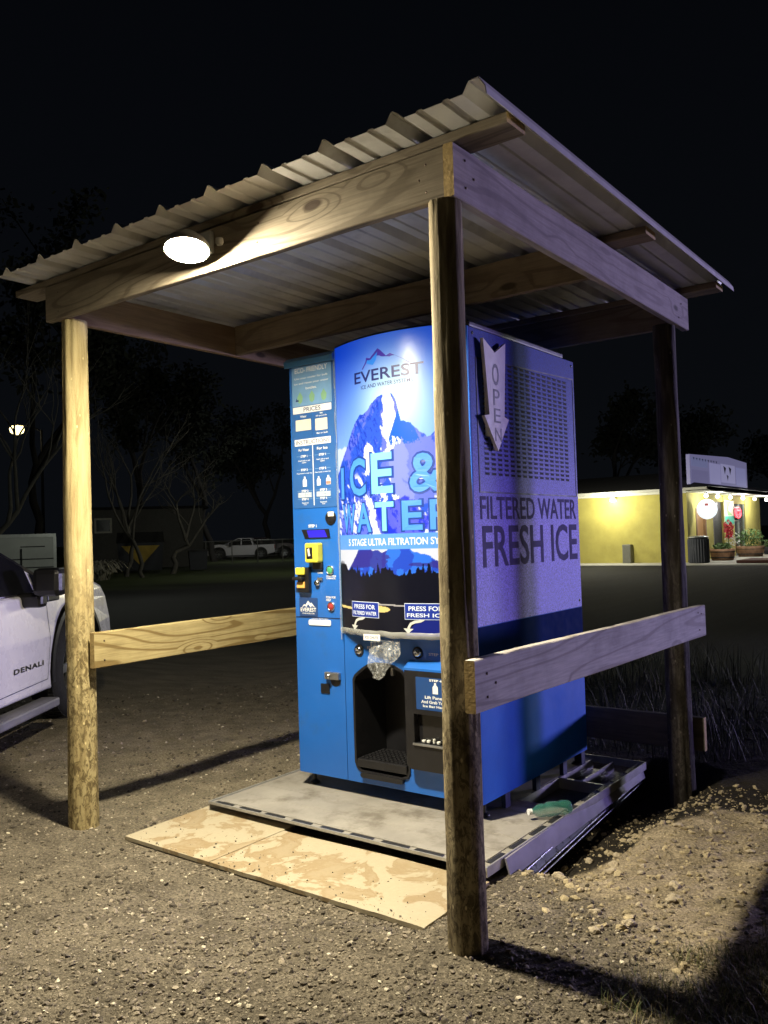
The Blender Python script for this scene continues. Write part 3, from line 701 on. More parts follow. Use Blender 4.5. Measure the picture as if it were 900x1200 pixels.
# lock with handle, black square
lk = MB(); lk.bbox(-3.168, -3.062, VY0-.026, VY0, .702, .744, .006); lko = lk.build('lock_handle', m_silver, VM)
q = MB(); q.lathe([(0, -.012), (.012, -.012), (.014, 0)], (-3.135, VY0-.026, .722), 'y', 18); q.build('lock_barrel', m_chrome, lko)
q = MB(); q.lathe([(0, -.004), (.034, -.004), (.038, 0)], (-3.105, VY0, .700), 'y', 24); q.build('lock_cup', m_black, lko)
plate(-3.213, -3.148, .618, .672, front, .0005, .005, m_black, VM, 'black_cover')

# main front with the bottle bay opening
rec = [(-2.972, .712), (-2.958, .738), (-2.906, .778), (-2.868, .800), (-2.820, .812), (-2.740, .812), (-2.690, .803), (-2.640, .782), (-2.610, .750), (-2.604, .720), (-2.606, .250), (-2.622, .222), (-2.655, .210), (-2.930, .214), (-2.960, .235), (-2.972, .265)]
cxr = sum(a for a, _ in rec)/len(rec); czr = .5
icedoor = [(-2.585, .300), (-2.215, .300), (-2.215, .800), (-2.585, .800)]
sheet([(SX+.002, VZ0), (VX1-.003, VZ0), (VX1-.003, VZ1-.004), (SX+.002, VZ1-.004)], [rec], front, -.012, 0., m_blue, VM, 'front_panel')
plate(VX1-.018, VX1-.0005, VZ0, VZ1-.003, front, -.010, .002, m_blue_side, VM, 'corner_post')
# liner of the bay
inner = [(cxr+(a-cxr)*.90, czr+(b_-czr)*.94) for a, b_ in rec]
mb = MB(); N_ = len(rec)
A_ = [front(a, b_, .008) for a, b_ in [(cxr+(a-cxr)*1.02, czr+(b_-czr)*1.012) for a, b_ in rec]]; B_ = [front(a, b_, .006) for a, b_ in [(cxr+(a-cxr)*.955, czr+(b_-czr)*.97) for a, b_ in rec]]; C_ = [front(a, b_, -.26) for a, b_ in inner]
mb.add(A_+B_+C_+[front(a, b_, 0) for a, b_ in [(cxr+(a-cxr)*1.025, czr+(b_-czr)*1.016) for a, b_ in rec]], [(i, (i+1) % N_, N_+(i+1) % N_, N_+i) for i in range(N_)]+[(N_+i, N_+(i+1) % N_, 2*N_+(i+1) % N_, 2*N_+i) for i in range(N_)]+[tuple(range(2*N_, 3*N_))]+[(i, (i+1) % N_, 3*N_+(i+1) % N_, 3*N_+i) for i in range(N_)])
bay = mb.build('bottle_bay', m_black, VM)
mb = MB()   # drip tray with raised grid
mb.bbox(-2.955, -2.622, VY0-.014, VY0+.235, .238, .285, .006)
bt = mb.build('drip_tray', m_black, bay)
mb = MB()
for i in range(11):
    for j in range(7):
        mb.bbox(-2.940+i*.0285, -2.940+i*.0285+.019, VY0+.004+j*.031, VY0+.004+j*.031+.020, .285, .292, .003)
mb.build('tray_studs', m_black, bay, kind='stuff')
plate(-2.93, -2.645, .185, .212, front, .001, .020, m_black, VM, 'bay_lip', .010)
poly(bottle_pts(-2.715, .455, .160, .072), front, -.254, M('bottle_print', (.30, .33, .32), .5), bay, 'bottle_picture'); 
text('PLACE\nBOTTLE CENTER\nPLACE ON SPOUT', -2.770, -2.640, .385, .440, front, -.254, m_white, bay, .02)
q = MB(); q.box(-2.745, -2.688, VY0+.2525, VY0+.2535, .458, .486); q.build('bottle_water', m_white, bay)
q = MB(); q.tube([(-2.79, VY0+.12, .80), (-2.79, VY0+.12, .73)], .014, 12); q.build('spout', m_silver, bay)
# black drop zone behind the display's lower edge is real shadow; knobs and labels
for cx, cz in ((-2.927, .876), (-2.535, .884)):
    q = MB(); q.lathe([(0, -.016), (.015, -.016), (.020, -.012), (.024, -.004), (.025, 0)], (cx, VY0, cz), 'y', 24); qo = q.build('push_button', m_chrome, VM)
    q = MB(); q.lathe([(.025, 0), (.027, -.006), (.031, -.006), (.032, 0)], (cx, VY0, cz), 'y', 24); q.build('button_ring', m_black, qo)
text('STEP 3', -2.870, -2.80, .888, .900, front, .002, m_cream, VM, .01); text('STEP 3', -2.465, -2.385, .874, .888, front, .002, m_cream, VM, .01)
# ice compartment hatch
hb = sheet([(-2.588, .312), (-2.560, .290), (-2.235, .290), (-2.212, .312), (-2.212, .812), (-2.588, .812)], [[(-2.535, .425), (-2.255, .425), (-2.255, .578), (-2.535, .578)]], front, .0, .055, m_black, VM, 'ice_hatch')
q = MB(); q.prism([(VY0-.056, .812), (VY0-.056, .800), (VY0, .800), (VY0, .845)], lambda u, v, d: (d, u, v), -2.590, -2.210); q.build('hatch_hood', m_blue, hb)
plate(-2.515, -2.270, .604, .770, front, .0555, .057, M('hatch_sign_blue', (.012, .055, .20), .4), hb, 'hatch_sign')
text('STEP 4', -2.43, -2.355, .752, .763, front, .0576, m_white, hb, .03)
poly(bottle_pts(-2.395, .690, .056, .032), front, .0576, m_white, hb, 'bottle_picture')
for k, t_ in enumerate(('Lift Panel', 'And Grab Your', 'Ice Bag Here')):
    hw = (.055, .078, .068)[k]; text(t_, -2.405-hw, -2.405+hw, .662-k*.0235, .678-k*.0235, front, .0576, m_white, hb, .02)
plate(-2.535, -2.255, .425, .578, front, .010, .016, m_glass, hb, 'hatch_window')
q = MB(); q.bbox(-2.54, -2.25, VY0-.066, VY0-.055, .418, .430, .003); q.build('hatch_handle', m_silver, hb)
for k in range(7):
    q = MB(); q.bbox(-2.50+k*.03+rnd.uniform(-.008, .008), -2.50+k*.03+.018, VY0-.04, VY0-.022, .430, .430+rnd.uniform(.012, .026), .004); q.build('ice_cube', M('ice', (.65, .66, .62), .2) if k == 0 else bpy.data.materials['ice'], hb)

# ---- bowed, back-lit display
PX0, PX1, PZ0, PZ1 = -3.030, -2.190, .985, 2.565
PC, PH, PB = -2.61, .42, .10
def bow(u): return PB*max(0, 1-((u-PC)/PH)**2)
curved = lambda u, v, d: (u, VY0-bow(u)-d, v)
nu, nv = 250, 470
U, Vv = np.meshgrid(np.linspace(PX0, PX1, nu), np.linspace(PZ0, PZ1, nv))
def C_(c): return np.array(c)[None, None, :]
def lay(img, c, k): return img*(1-k[..., None])+C_(c)*k[..., None]
g = np.clip((Vv-1.85)/(2.5-1.85), 0, 1)[..., None]
img = C_((.27, .50, 1.0))*(1-g)**1.2 + C_((.002, .055, .70))*(1-(1-g)**1.2)
dd = np.hypot((U+2.57)/1.0, (Vv-2.20)/1.15)
img = lay(img, (.95, 1., 1.), np.exp(-(dd/.15)**2)*1.0); img = lay(img, (.30, .75, 1.), np.exp(-(dd/.27)**2)*.5)
ridge = np.interp(U, [-3.03, -3.0, -2.94, -2.88, -2.84, -2.79, -2.73, -2.66, -2.60, -2.575, -2.55, -2.52, -2.49, -2.45, -2.42, -2.38, -2.33, -2.28, -2.19],
                  [1.86, 1.90, 1.98, 2.08, 2.135, 2.15, 2.185, 2.235, 2.262, 2.25, 2.20, 2.10, 2.09, 2.06, 2.02, 2.00, 2.05, 2.00, 1.96])
ridge = ridge+(fbm(U, Vv*0, .05, 4, 5)-.5)*.05
# the dark second summit in front of the glow
tri = 1-np.abs(U+2.513)/np.maximum(.001, (2.215-Vv)*.42)
mask = (Vv < ridge)
nA = fbm(U*1.0+Vv*.55, Vv*.45-U*.3, .048, 6, 51, .65); nB = fbm(U-Vv*.5, Vv*.6+U*.2, .085, 6, 61, .68)
mt = C_((.030, .10, .70))*np.ones_like(img)
mt = lay(mt, (.12, .16, .82), (sstep(.50, .54, nB)))
specks = sstep(.56, .60, fbm(U*1.6+Vv*.9, Vv*.6-U*.5, .022, 4, 91, .7)); mt = lay(mt, (.012, .05, .55), specks*(U < -2.66))
# snow: white faces under the summit and on the right of each shoulder
snow = sstep(.50, .53, nA*.55+.50*np.exp(-(((U+2.60-(2.2-Vv)*.16)/(.022+.17*np.clip(2.27-Vv, 0, .4)))**2)) - .12*sstep(1.95, 1.75, Vv))
snow2 = sstep(.50, .53, nA*.5+.45*np.exp(-(((U+2.745)/.055)**2+((Vv-1.92)/.13)**2)))
snow3 = sstep(.56, .59, nA)*sstep(1.86, 1.8, Vv)
mt = lay(mt, (.90, .96, 1.), np.clip(snow+snow2+snow3*.85, 0, 1))
lav = sstep(.0, .03, 1-np.hypot((U+2.45)/.16, (Vv-1.83)/.19)+(nB-.5)*.7)
mt = lay(mt, (.15, .20, .84), lav*.9)
d1 = (tri > 0) & (Vv < 2.215) & (Vv > 1.98+.05*(nA-.5)*4)
mt = lay(mt, (.010, .12, .62), (d1 & (nA+.25*(Vv-1.98)/.2 > .43)).astype(float))
deep = sstep(.05, .12, 1-np.hypot((U+2.55)/.17, (Vv-1.58)/.13)+(nB-.5)*.9)
mt = lay(mt, (.015, .03, .72), deep*.9)
img = np.where(mask[..., None], mt, img)
# distant grey range at the left edge
hz = (Vv < 1.99+(fbm(U, U*0, .04, 4, 12)-.5)*.08) & ~mask & (U < -2.93)
img = np.where(hz[..., None], C_((.55, .66, .95)), img)
# band
band = ((Vv < 1.512) & (Vv > 1.432)); img = np.where(band[..., None], C_((.12, .34, .86)), img)
# forest scene below
low = Vv <= 1.432
lw = C_((.62, .66, .78))*np.ones_like(img)
lh = np.interp(U, [-3.03, -2.95, -2.88, -2.82, -2.6, -2.4, -2.30, -2.19], [1.31, 1.33, 1.40, 1.44, 1.44, 1.42, 1.33, 1.28])+(fbm(U, U*0, .06, 3, 71)-.5)*.06
lw = np.where((Vv < lh)[..., None], C_((.020, .07, .55)), lw)
lw = lay(lw, (.03, .16, .78), ((Vv < lh) & (fbm(U, Vv, .09, 4, 73) > .56)).astype(float))
lw = lay(lw, (.035, .02, .22), ((Vv < lh) & (fbm(U*.4, Vv*1.6, .09, 4, 75) > .60)).astype(float)*.8)
th = 1.27+.055*fbm(U, U*0, .12, 2, 81)+.075*np.abs(vnoise(U, U*0, .009, 83))*vnoise(U, U*0, .05, 84)+.05*sstep(-2.85, -3.0, U)
lw = lay(lw, (.0045, .005, .012), sstep(0, .06, th-Vv))
lw = np.where((Vv < th)[..., None], C_((.0045, .005, .012)), lw)
sun = (np.abs(Vv-1.117-.004*np.sin(U*20)) < .010*(1+.4*np.sin(U*9))) & (U < -2.70) | (np.hypot((U+2.70)/.075, (Vv-1.117)/.017) < 1)
lw = np.where((sun & (Vv > .99))[..., None], C_((.80, .62, .22)), lw)
thin = (np.abs(Vv-1.150+.012*np.cos((U+2.45)*4)) < .0035) & (U > -2.74)
lw = np.where(thin[..., None], C_((.45, .42, .40)), lw)
lw = np.where(((Vv < 1.07) & (U > -2.52+(Vv-1.0)*.9))[..., None], C_((.012, .02, .20)), lw)
img = np.where(low[..., None], lw, img)
m_lit, n, l, b = newmat('backlit_mountain_print')
at = n.new('ShaderNodeAttribute'); at.attribute_name = 'paint'
l.new(mixrgb(n, l, 1., at.outputs['Color'], (.35, .35, .35), 'MULTIPLY'), b.inputs['Base Color']); l.new(at.outputs['Color'], b.inputs['Emission Color']); b.inputs['Emission Strength'].default_value = .70
b.inputs['Roughness'].default_value = .30; b.inputs['Coat Weight'].default_value = .0; b.inputs['Specular IOR Level'].default_value = .3
bump(n, l, b, nz(n, l, objvec(n, l, (1, 1, .25)), 9, 3), .12, .01)
P = np.stack([U, VY0-PB*np.clip(1-((U-PC)/PH)**2, 0, 1)-.012, Vv], -1).reshape(-1, 3)
idx = np.arange(nu*nv).reshape(nv, nu)
Fq = np.stack([idx[:-1, :-1], idx[:-1, 1:], idx[1:, 1:], idx[1:, :-1]], -1).reshape(-1, 4)
o_ = np.array(org(VM)[:])
DP = npmesh('display_panel', P-o_, Fq, m_lit, VM, smooth=True, col=img.reshape(-1, 3))
# body of the display behind the print, and its clear edge strip
us = [PX0+(PX1-PX0)*i/40 for i in range(41)]
mb = MB(); pts = [(u, VY0-bow(u)-.010) for u in us]+[(PX1, VY0-.0005), (PX0, VY0-.0005)]
mb.prism(pts, lambda u, v, d: (u, v, d), PZ0-.006, PZ1+.010); mb.build('display_box', m_black, VM)
mb = MB(); mb.box(PX0-.0035, PX0-.0005, VY0-.016, VY0-.001, PZ0-.02, PZ1+.008); mb.build('edge_strip', M('edge_strip_plastic', (.20, .36, .58), .3), VM)
# lettering on the display
m_sky = EM('backlit_letter_blue', (.07, .28, .88), .65); m_cy = EM('backlit_letter_cyan', (.20, .60, .95), .68); m_out = EM('backlit_letter_outline', (.008, .05, .34), .5)
m_logo = EM('backlit_logo_navy', (.010, .018, .17), .35); m_logom = EM('backlit_logo_violet', (.05, .02, .42), .4); m_wl = EM('backlit_white', (.8, .86, .92), .55)
def big(body, u0, u1, v0, v1, mat, bold=.045):
    V, Fc = text2d(body, bold*.45); V2, Fc2 = text2d(body, bold*.45+.040)
    xs = [a[0] for a in V]; ys = [a[1] for a in V]; xa, xb, ya, yb = min(xs), max(xs), min(ys), max(ys)
    for W, FF, d, mt_, nm in ((V2, Fc2, .0135, m_out, 'letter_outline'), (V, Fc, .0155, mat, 'letter')):
        mb = MB(); mb.add([curved(u0+(u1-u0)*(a[0]-xa)/(xb-xa), v0+(v1-v0)*(a[1]-ya)/(yb-ya), d) for a in W], FF); mb.build(nm, mt_, DP)
big('I', -2.995, -2.965, 1.712, 1.885, m_sky); big('C', -2.905, -2.770, 1.722, 1.925, m_sky); big('E', -2.725, -2.580, 1.725, 1.940, m_cy); big('&', -2.480, -2.300, 1.720, 1.920, m_sky)
big('W', -2.985, -2.865, 1.525, 1.680, m_sky); big('A', -2.850, -2.735, 1.525, 1.680, m_sky); big('T', -2.705, -2.580, 1.527, 1.680, m_cy); big('E', -2.530, -2.415, 1.527, 1.680, m_sky); big('R', -2.375, -2.250, 1.527, 1.680, m_sky)
text('EVEREST', -2.838, -2.385, 2.325, 2.388, curved, .0135, m_logo, DP, .014)
text('ICE AND WATER SYSTEMS', -2.785, -2.445, 2.290, 2.311, curved, .0135, m_logo, DP, .004)
poly([(-2.775, 2.397), (-2.745, 2.432), (-2.738, 2.455), (-2.712, 2.448), (-2.655, 2.492), (-2.640, 2.482), (-2.600, 2.445), (-2.575, 2.455), (-2.505, 2.420), (-2.455, 2.390)], curved, .0135, m_logom, DP, 'mountain_logo')
poly([(-2.738, 2.425), (-2.730, 2.440), (-2.708, 2.436), (-2.655, 2.474), (-2.668, 2.430), (-2.690, 2.408), (-2.715, 2.416)], curved, .0150, EM('backlit_logo_blue', (.02, .22, .80), .55), DP, 'mountain_logo')
text('5 STAGE ULTRA FILTRATION SYSTEM', -2.935, -2.235, 1.452, 1.490, curved, .0135, m_wl, DP, .016)
for u0, u1, t1, t2 in ((-2.918, -2.703, 'PRESS FOR', 'FILTERED WATER'), (-2.530, -2.300, 'PRESS FOR', 'FRESH ICE')):
    mb = MB(); K = 8; z0, z1 = 1.072, 1.150
    mb.add([curved(u0-.003+(u1-u0+.006)*i/K, z_, .0140) for z_ in (z0-.003, z1+.003) for i in range(K+1)], [(i, i+1, K+2+i, K+1+i) for i in range(K)]); fr_ = mb.build('label_border', m_wl, DP)
    mb = MB(); mb.add([curved(u0+(u1-u0)*i/K, z_, .0152) for z_ in (z0, z1) for i in range(K+1)], [(i, i+1, K+2+i, K+1+i) for i in range(K)]); mb.build('button_label', m_royal, DP)
    text(t1, u0+.022, u1-.022, 1.114, 1.138, curved, .0165, m_wl, DP, .02); text(t2, u0+.012, u1-.012, 1.082, 1.102, curved, .0165, m_wl, DP, .02)
m_arrow = EM('print_arrow_white', (.75, .75, .68), .35)
for ux in (-2.905, -2.520):
    # curly white arrow pointing down at the button
    c_ = [(ux+.095, 1.072), (ux+.075, 1.062), (ux+.045, 1.058), (ux+.022, 1.048), (ux+.010, 1.030), (ux+.006, 1.018)]
    mb = MB(); L_ = []; R_ = []
    for i, (a, b_) in enumerate(c_):
        p, q = c_[max(0, i-1)], c_[min(5, i+1)]; t_ = Vector((q[0]-p[0], q[1]-p[1])).normalized()*.007
        L_.append(curved(a-t_.y, b_+t_.x, .0145)); R_.append(curved(a+t_.y, b_-t_.x, .0145))
    mb.add(L_+R_, [(i, i+1, 6+i+1, 6+i) for i in range(5)]); mb.add([curved(ux-.022, 1.024, .0145), curved(ux+.036, 1.022, .0145), curved(ux+.004, .997, .0145)], [(0, 1, 2)])
    mb.build('curly_arrow', m_arrow, DP)
# loose clear film along the lower edge
mb = MB(); K = 70; V = []
for i in range(K+1):
    u = PX0-.01+(PX1-PX0+.0)*i/K; q = mnoise.noise(Vector((u*14, 0, 0))); 
    V.append(curved(u, PZ0+.018+.006*q, .018+.004*q)); V.append(curved(u, PZ0+.002-.002*q, .024+.008*mnoise.noise(Vector((u*22, 3, 0))))); V.append(curved(u, PZ0-.016+.008*q, .014+.006*q))
mb.add(V, [(3*i+k, 3*i+3+k, 3*i+4+k, 3*i+1+k) for i in range(K) for k in range(2)], 0, True); mb.build('clear_film', m_tarp, VM)
mb = MB(); V = []   # dog-eared corner of the film, and its wrinkled strip up the left side
for i in range(60):
    z_ = .93+i*.027; q = mnoise.noise(Vector((z_*9, 1, 0))); V += [(PX0-.022+.010*q, VY0-.004-.003*q, z_), (PX0-.004, VY0-.012-.010*abs(q), z_), (PX0+.004+.006*q, VY0-.026, z_)]
mb.add(V, [(3*i+k, 3*i+3+k, 3*i+4+k, 3*i+1+k) for i in range(59) for k in range(2)], 0, True); mb.build('clear_film', m_tarp, VM)
# printed tag, and the crumpled clear bag under the chute
mb = MB(); mb.box(-2.800, -2.690, VY0-bow(-2.745)-.030, VY0-bow(-2.745)-.027, .952, .984); tg = mb.build('chute_tag', m_white, VM)
text('ICE CHUTE', -2.788, -2.702, .961, .975, lambda u, v, d: (u, VY0-bow(-2.745)-d, v), .0308, m_navy, tg, .01)
BG = None
bm = bmesh.new(); NU, NV = 30, 26; grid = []
for side_ in (0, 1):
    for j in range(NV):
        t = j/(NV-1)
        for i in range(NU):
            s = i/(NU-1); x0_, x1_ = -2.775-.045*t+.05*sstep(.6, 1, t), -2.585-.10*sstep(.35, 1, t)
            xx = x0_+(x1_-x0_)*s; zz = .955-.175*t-.03*t*(1-s)+.022*math.sin(s*3.1)*-t
            bul = .045*math.sin(math.pi*s)*math.sin(math.pi*min(1, t*1.02))*(1 if side_ else -.35)
            nn = mnoise.noise(Vector((xx*22, zz*22, side_*5)))*.014+abs(mnoise.noise(Vector((xx*50, zz*38, side_*9))))*.012
            bm.verts.new((xx, VY0-.085-bul-nn, zz))
bm.verts.ensure_lookup_table()
for side_ in (0, 1):
    o__ = side_*NU*NV
    for j in range(NV-1):
        for i in range(NU-1):
            q = [bm.verts[o__+j*NU+i], bm.verts[o__+j*NU+i+1], bm.verts[o__+(j+1)*NU+i+1], bm.verts[o__+(j+1)*NU+i]]; bm.faces.new(q if side_ else q[::-1])
me = bpy.data.meshes.new('plastic_bag'); bm.to_mesh(me); bm.free(); me.materials.append(m_bag); me.shade_smooth()
o = bpy.data.objects.new('plastic_bag', me); COL.objects.link(o)
setp(o, 'crumpled clear plastic bag hanging under the display of the blue machine', 'plastic bag')
# feet
for fx, fy in ((-3.355, 3.735), (-2.215, 3.735), (-3.355, 4.86), (-2.215, 4.86)):
    mb = MB(); mb.tube([(fx, fy, .16), (fx, fy, .088)], .012, 10); mb.lathe([(.0, .020), (.014, .018), (.030, .008), (.032, 0), (0, 0)], (fx, fy, .071), 'z', 20); mb.build('levelling_foot', m_black, VM)
# air-conditioner like lid on top, barely seen
mb = MB(); mb.bbox(-3.02, -2.20, 3.72, 4.85, VZ1+.012, VZ1+.045, .01); mb.build('top_cover', m_black, VM)

# open sign: white arrow board fixed on the machine's side
OS = thing('open_sign', 'white wooden arrow board reading OPEN, pointing down on the machine side', 'sign', (VX1, 3.88, 1.93))
aw = [(3.757, 2.500), (3.876, 2.440), (3.994, 2.508), (3.958, 2.110), (4.005, 2.100), (3.880, 1.925), (3.748, 2.100), (3.800, 2.110)]
mb = MB(); mb.prism(aw, side, .012, .030); mb.build('arrow_board', M('white_arrow_board', (.66, .62, .60), .6, 0, .08, 8, .2, 60), OS)
for ch, zc, uc, h in (('O', 2.325, 3.875, .115), ('P', 2.205, 3.878, .085), ('E', 2.110, 3.880, .075), ('N', 2.010, 3.885, .070)):
    text(ch, uc-.034, uc+.034, zc-h/2, zc+h/2, side, .0312, M('pencil_grey', (.10, .10, .11), .6) if ch == 'O' else bpy.data.materials['pencil_grey'], OS, 0. if ch != 'O' else .012)
q = MB(); q.box(VX1+.001, VX1+.012, 3.80, 3.83, 2.0, 2.4); q.build('batten', m_white, OS)

# ------------------------------------------------------------------ platform under the machine
PF = thing('metal_platform', 'low grey platform with metal rim carrying the blue vending machine', 'platform', (-2.73, 4.12, 0))
m_deck = M('grey_deck_board', (.27, .255, .225), .7, 0, .18, 4, .35, 70, dirt=((.15, .135, .11), 5, .5))
ys_ = [3.205, 3.375, 3.545, 3.715, 3.885, 4.055]
for i in range(5):
    q = MB(); q.bbox(-3.555, -1.915, ys_[i]+.0015, ys_[i+1]-.0015, .035, .069+rnd.uniform(-.0008, .0008), .0025); q.build('deck_board', m_deck, PF)
q = MB(); q.box(-3.555, -2.20, 4.055, 5.04, .035, .066); q.build('rear_deck', m_deck, PF)
m_rimd = M('dark_rubber_rim', (.018, .018, .02), .5, 0, .3, 20); m_rim = M('rim_metal', (.40, .40, .39), .4, .5, .15, 20, .2, 90)
mb = MB(); mb.box(-3.62, -1.862, 3.150, 3.157, .060, .074); mb.box(-3.62, -3.612, 3.157, 5.095, .030, .074); mb.box(-1.873, -1.866, 3.157, 5.095, .030, .074); mb.box(-3.612, -1.873, 5.088, 5.095, .030, .074)
mb.build('rim', m_rim, PF)
mb = MB(); mb.box(-3.611, -1.874, 3.158, 3.203, .056, .0655); mb.box(-3.611, -3.557, 3.203, 5.087, .056, .0655); mb.box(-1.913, -1.874, 3.203, 5.087, .056, .0655); mb.build('rim_bed', m_deck, PF)
for i in range(9):
    a = -3.585+i*.19; q = MB(); q.bbox(a, a+.155+rnd.uniform(-.03, .02), 3.165, 3.194, .0655, .0705, .002); q.build('rubber_pad', m_rimd, PF)
for i in range(9):
    a = 3.22+i*.20; q = MB(); q.bbox(-1.907, -1.880, a, a+.12+rnd.uniform(-.03, .03), .0655, .0705, .002); q.build('rubber_pad', m_rimd, PF)
# open bay right of the machine at the back: dark floor with metal bars
q = MB(); q.box(-2.20, -1.913, 4.055, 5.04, -.02, .004); q.build('bay_floor', M('dark_floor_plate', (.035, .038, .04), .35, .3), PF)
for bx_ in ((-2.20, -1.915, 4.058, 4.075), (-2.20, -1.915, 4.55, 4.567), (-2.20, -2.186, 4.075, 5.04), (-2.06, -2.05, 4.567, 5.04)):
    q = MB(); q.box(bx_[0], bx_[1], bx_[2], bx_[3], .005, .064); q.build('cross_bar', m_rim, PF)
for yy in (3.9, 4.25, 4.6, 4.86): 
    q = MB(); q.box(-2.205, -2.180, yy, yy+.05, .067, .150); q.build('support_block', m_seam, PF)
m_lav = M('side_channel_metal', (.22, .21, .25), .5, 0, .10, 5, .1, 60, spec=.2)
mb = MB(); mb.prism([(-1.861, .068), (-1.852, .068), (-1.828, -.020), (-1.838, -.020)], lambda u, v, d: (u-.024*(d-3.3), d, v), 3.30, 5.085); mb.build('side_channel', m_lav, PF)
m_dk = M('dark_anodised_rail', (.03, .032, .036), .3, .6)
mb = MB(); mb.prism([(-1.826, -.018), (-1.812, -.018), (-1.788, -.052), (-1.800, -.052)], lambda u, v, d: (u-.070*(d-3.3), d, v), 3.33, 5.10); mb.build('lower_rail', m_dk, PF)
for a, b_ in ((-1.813, -.015), (-1.787, -.046), (-1.770, -.056)):
    mb = MB(); mb.tube([(a, 3.34, b_), (a-.066, 4.2, b_+.002), (a-.128, 5.10, b_)], .0035, 6); mb.build('bright_edge', m_silver, PF)
# plywood sheets lying in front
def plymat(name, seed):
    m, n, l, b = newmat(name); v = objvec(n, l, (1, 1, 1), (seed, seed, 0))
    st0 = ramp(n, l, nz(n, l, v, 5.0, 8, .62, .5), [(.50, 0.), (.525, .9), (.54, 1.), (.62, .65)]); big_ = nz(n, l, v, 1.3, 4); st = mixrgb(n, l, ramp(n, l, big_, [(.3, .7), (.6, 1.)]), (.15, .15, .15), st0)
    fine = nz(n, l, v, 60, 5, .65)
    dry = mixrgb(n, l, fine, (.35, .305, .21), (.43, .38, .27)); wet = mixrgb(n, l, fine, (.25, .185, .10), (.31, .235, .135))
    c_ = mixrgb(n, l, st, dry, wet); l.new(c_, b.inputs['Base Color']); b.inputs['Roughness'].default_value = .75; b.inputs['Specular IOR Level'].default_value = .2
    bump(n, l, b, fine, .3, .003); return m
def warp(o, k):
    for v in o.data.vertices: v.co.z += k*mnoise.noise(v.co*1.6)
for i, (x0, x1, y1, lb) in enumerate(((-3.680, -3.052, 3.235, 'left one of two stained tan boards lying on the gravel before the machine'), (-3.047, -1.850, 3.145, 'larger right one of two stained tan boards on the gravel, water marks all over'))):
    bm = bmesh.new(); n_ = 40; vs = []
    for z_ in (.004, .022):
        for j in range(21):
            for k in range(n_+1):
                xx = x0+(x1-x0)*k/n_; yy = 2.650+(y1-2.650)*j/20
                zz = z_+.005*mnoise.noise(Vector((xx*1.5, yy*2, 0)))
                if i == 1: yy += .006*(j in (0,))*mnoise.noise(Vector((xx*9, 0, 0)))
                vs.append(bm.verts.new((xx-(x0+x1)/2, yy-2.9, zz)))
    S_ = 21*(n_+1)
    for j in range(20):
        for k in range(n_):
            a = j*(n_+1)+k; bm.faces.new([vs[S_+a], vs[S_+a+1], vs[S_+a+n_+2], vs[S_+a+n_+1]]); bm.faces.new([vs[a+n_+1], vs[a+n_+2], vs[a+1], vs[a]])
    for k in range(n_): bm.faces.new([vs[k], vs[k+1], vs[S_+k+1], vs[S_+k]]); a = 20*(n_+1)+k; bm.faces.new([vs[a+1], vs[a], vs[S_+a], vs[S_+a+1]])
    for j in range(20): a = j*(n_+1); bm.faces.new([vs[a+n_+1], vs[a], vs[S_+a], vs[S_+a+n_+1]]); a += n_; bm.faces.new([vs[a], vs[a+n_+1], vs[S_+a+n_+1], vs[S_+a]])
    me = bpy.data.meshes.new('board_sheet'); bm.to_mesh(me); bm.free(); me.materials.append(plymat('stained_board', i*3.3))
    o = bpy.data.objects.new('board_sheet', me); COL.objects.link(o); o.location = ((x0+x1)/2, 2.9, 0); setp(o, lb, 'board')
# crumpled green bottle at the platform edge
BT = thing('plastic_bottle', 'crumpled translucent green plastic bottle on the platform edge beside the machine', 'bottle', (-1.94, 3.93, .07))
prof_ = [(0, -.115), (.024, -.112), (.034, -.100), (.036, -.06), (.031, -.045), (.036, -.03), (.036, .02), (.030, .035), (.035, .05), (.028, .08), (.014, .10), (.012, .118), (0, .119)]
tl = Matrix.Rotation(R(-35), 3, 'Z') @ Matrix.Rotation(R(90), 3, 'X')
mb = MB(); mb.lathe(prof_, (-1.925, 3.90, .108), 'z', 22, tilt=tl)
mb.v = [(a+.006*mnoise.noise(Vector((a*30, b_*30, c_*30))), b_+.006*mnoise.noise(Vector((b_*30, a*30, c_*30))), c_+.004*mnoise.noise(Vector((c_*40, b_*30, a*30)))) for a, b_, c_ in mb.v]
mb.build('bottle_body', m_bottlep, BT)
p0 = Vector((-1.925, 3.90, .108)); ax_ = tl @ Vector((0, 0, 1))
mb = MB(); mb.tube([p0+ax_*.108, p0+ax_*.126], .0155, 16); mb.build('cap', m_white, BT)

# ------------------------------------------------------------------ pickup trucks
m_tyre = M('tyre_rubber', (.016, .016, .017), .85, 0, .25, 20, .4, 40)
m_trimb = M('black_trim', (.012, .012, .013), .35, 0, .15, 10)
def poly_solid(pts, y0, y1, bev, holes=()):
    cu = bpy.data.curves.new('s', 'CURVE'); cu.dimensions = '2D'; cu.fill_mode = 'BOTH'; cu.extrude = (y1-y0)/2-bev; cu.bevel_depth = bev; cu.bevel_resolution = 2; cu.offset = -bev
    sp_ = cu.splines.new('POLY'); sp_.points.add(len(pts)-1); sp_.use_cyclic_u = True
    for p_, q_ in zip(sp_.points, pts): p_.co = (q_[0], q_[1], 0, 1)
    o = bpy.data.objects.new('s', cu); COL.objects.link(o)
    dg = bpy.context.evaluated_depsgraph_get(); dg.update(); me = bpy.data.meshes.new_from_object(o.evaluated_get(dg))
    V = [(v.co.x, (y0+y1)/2+v.co.z, v.co.y) for v in me.vertices]; Fc = [tuple(p.vertices) for p in me.polygons]
    bpy.data.objects.remove(o); bpy.data.curves.remove(cu); bpy.data.meshes.remove(me)
    return V, Fc
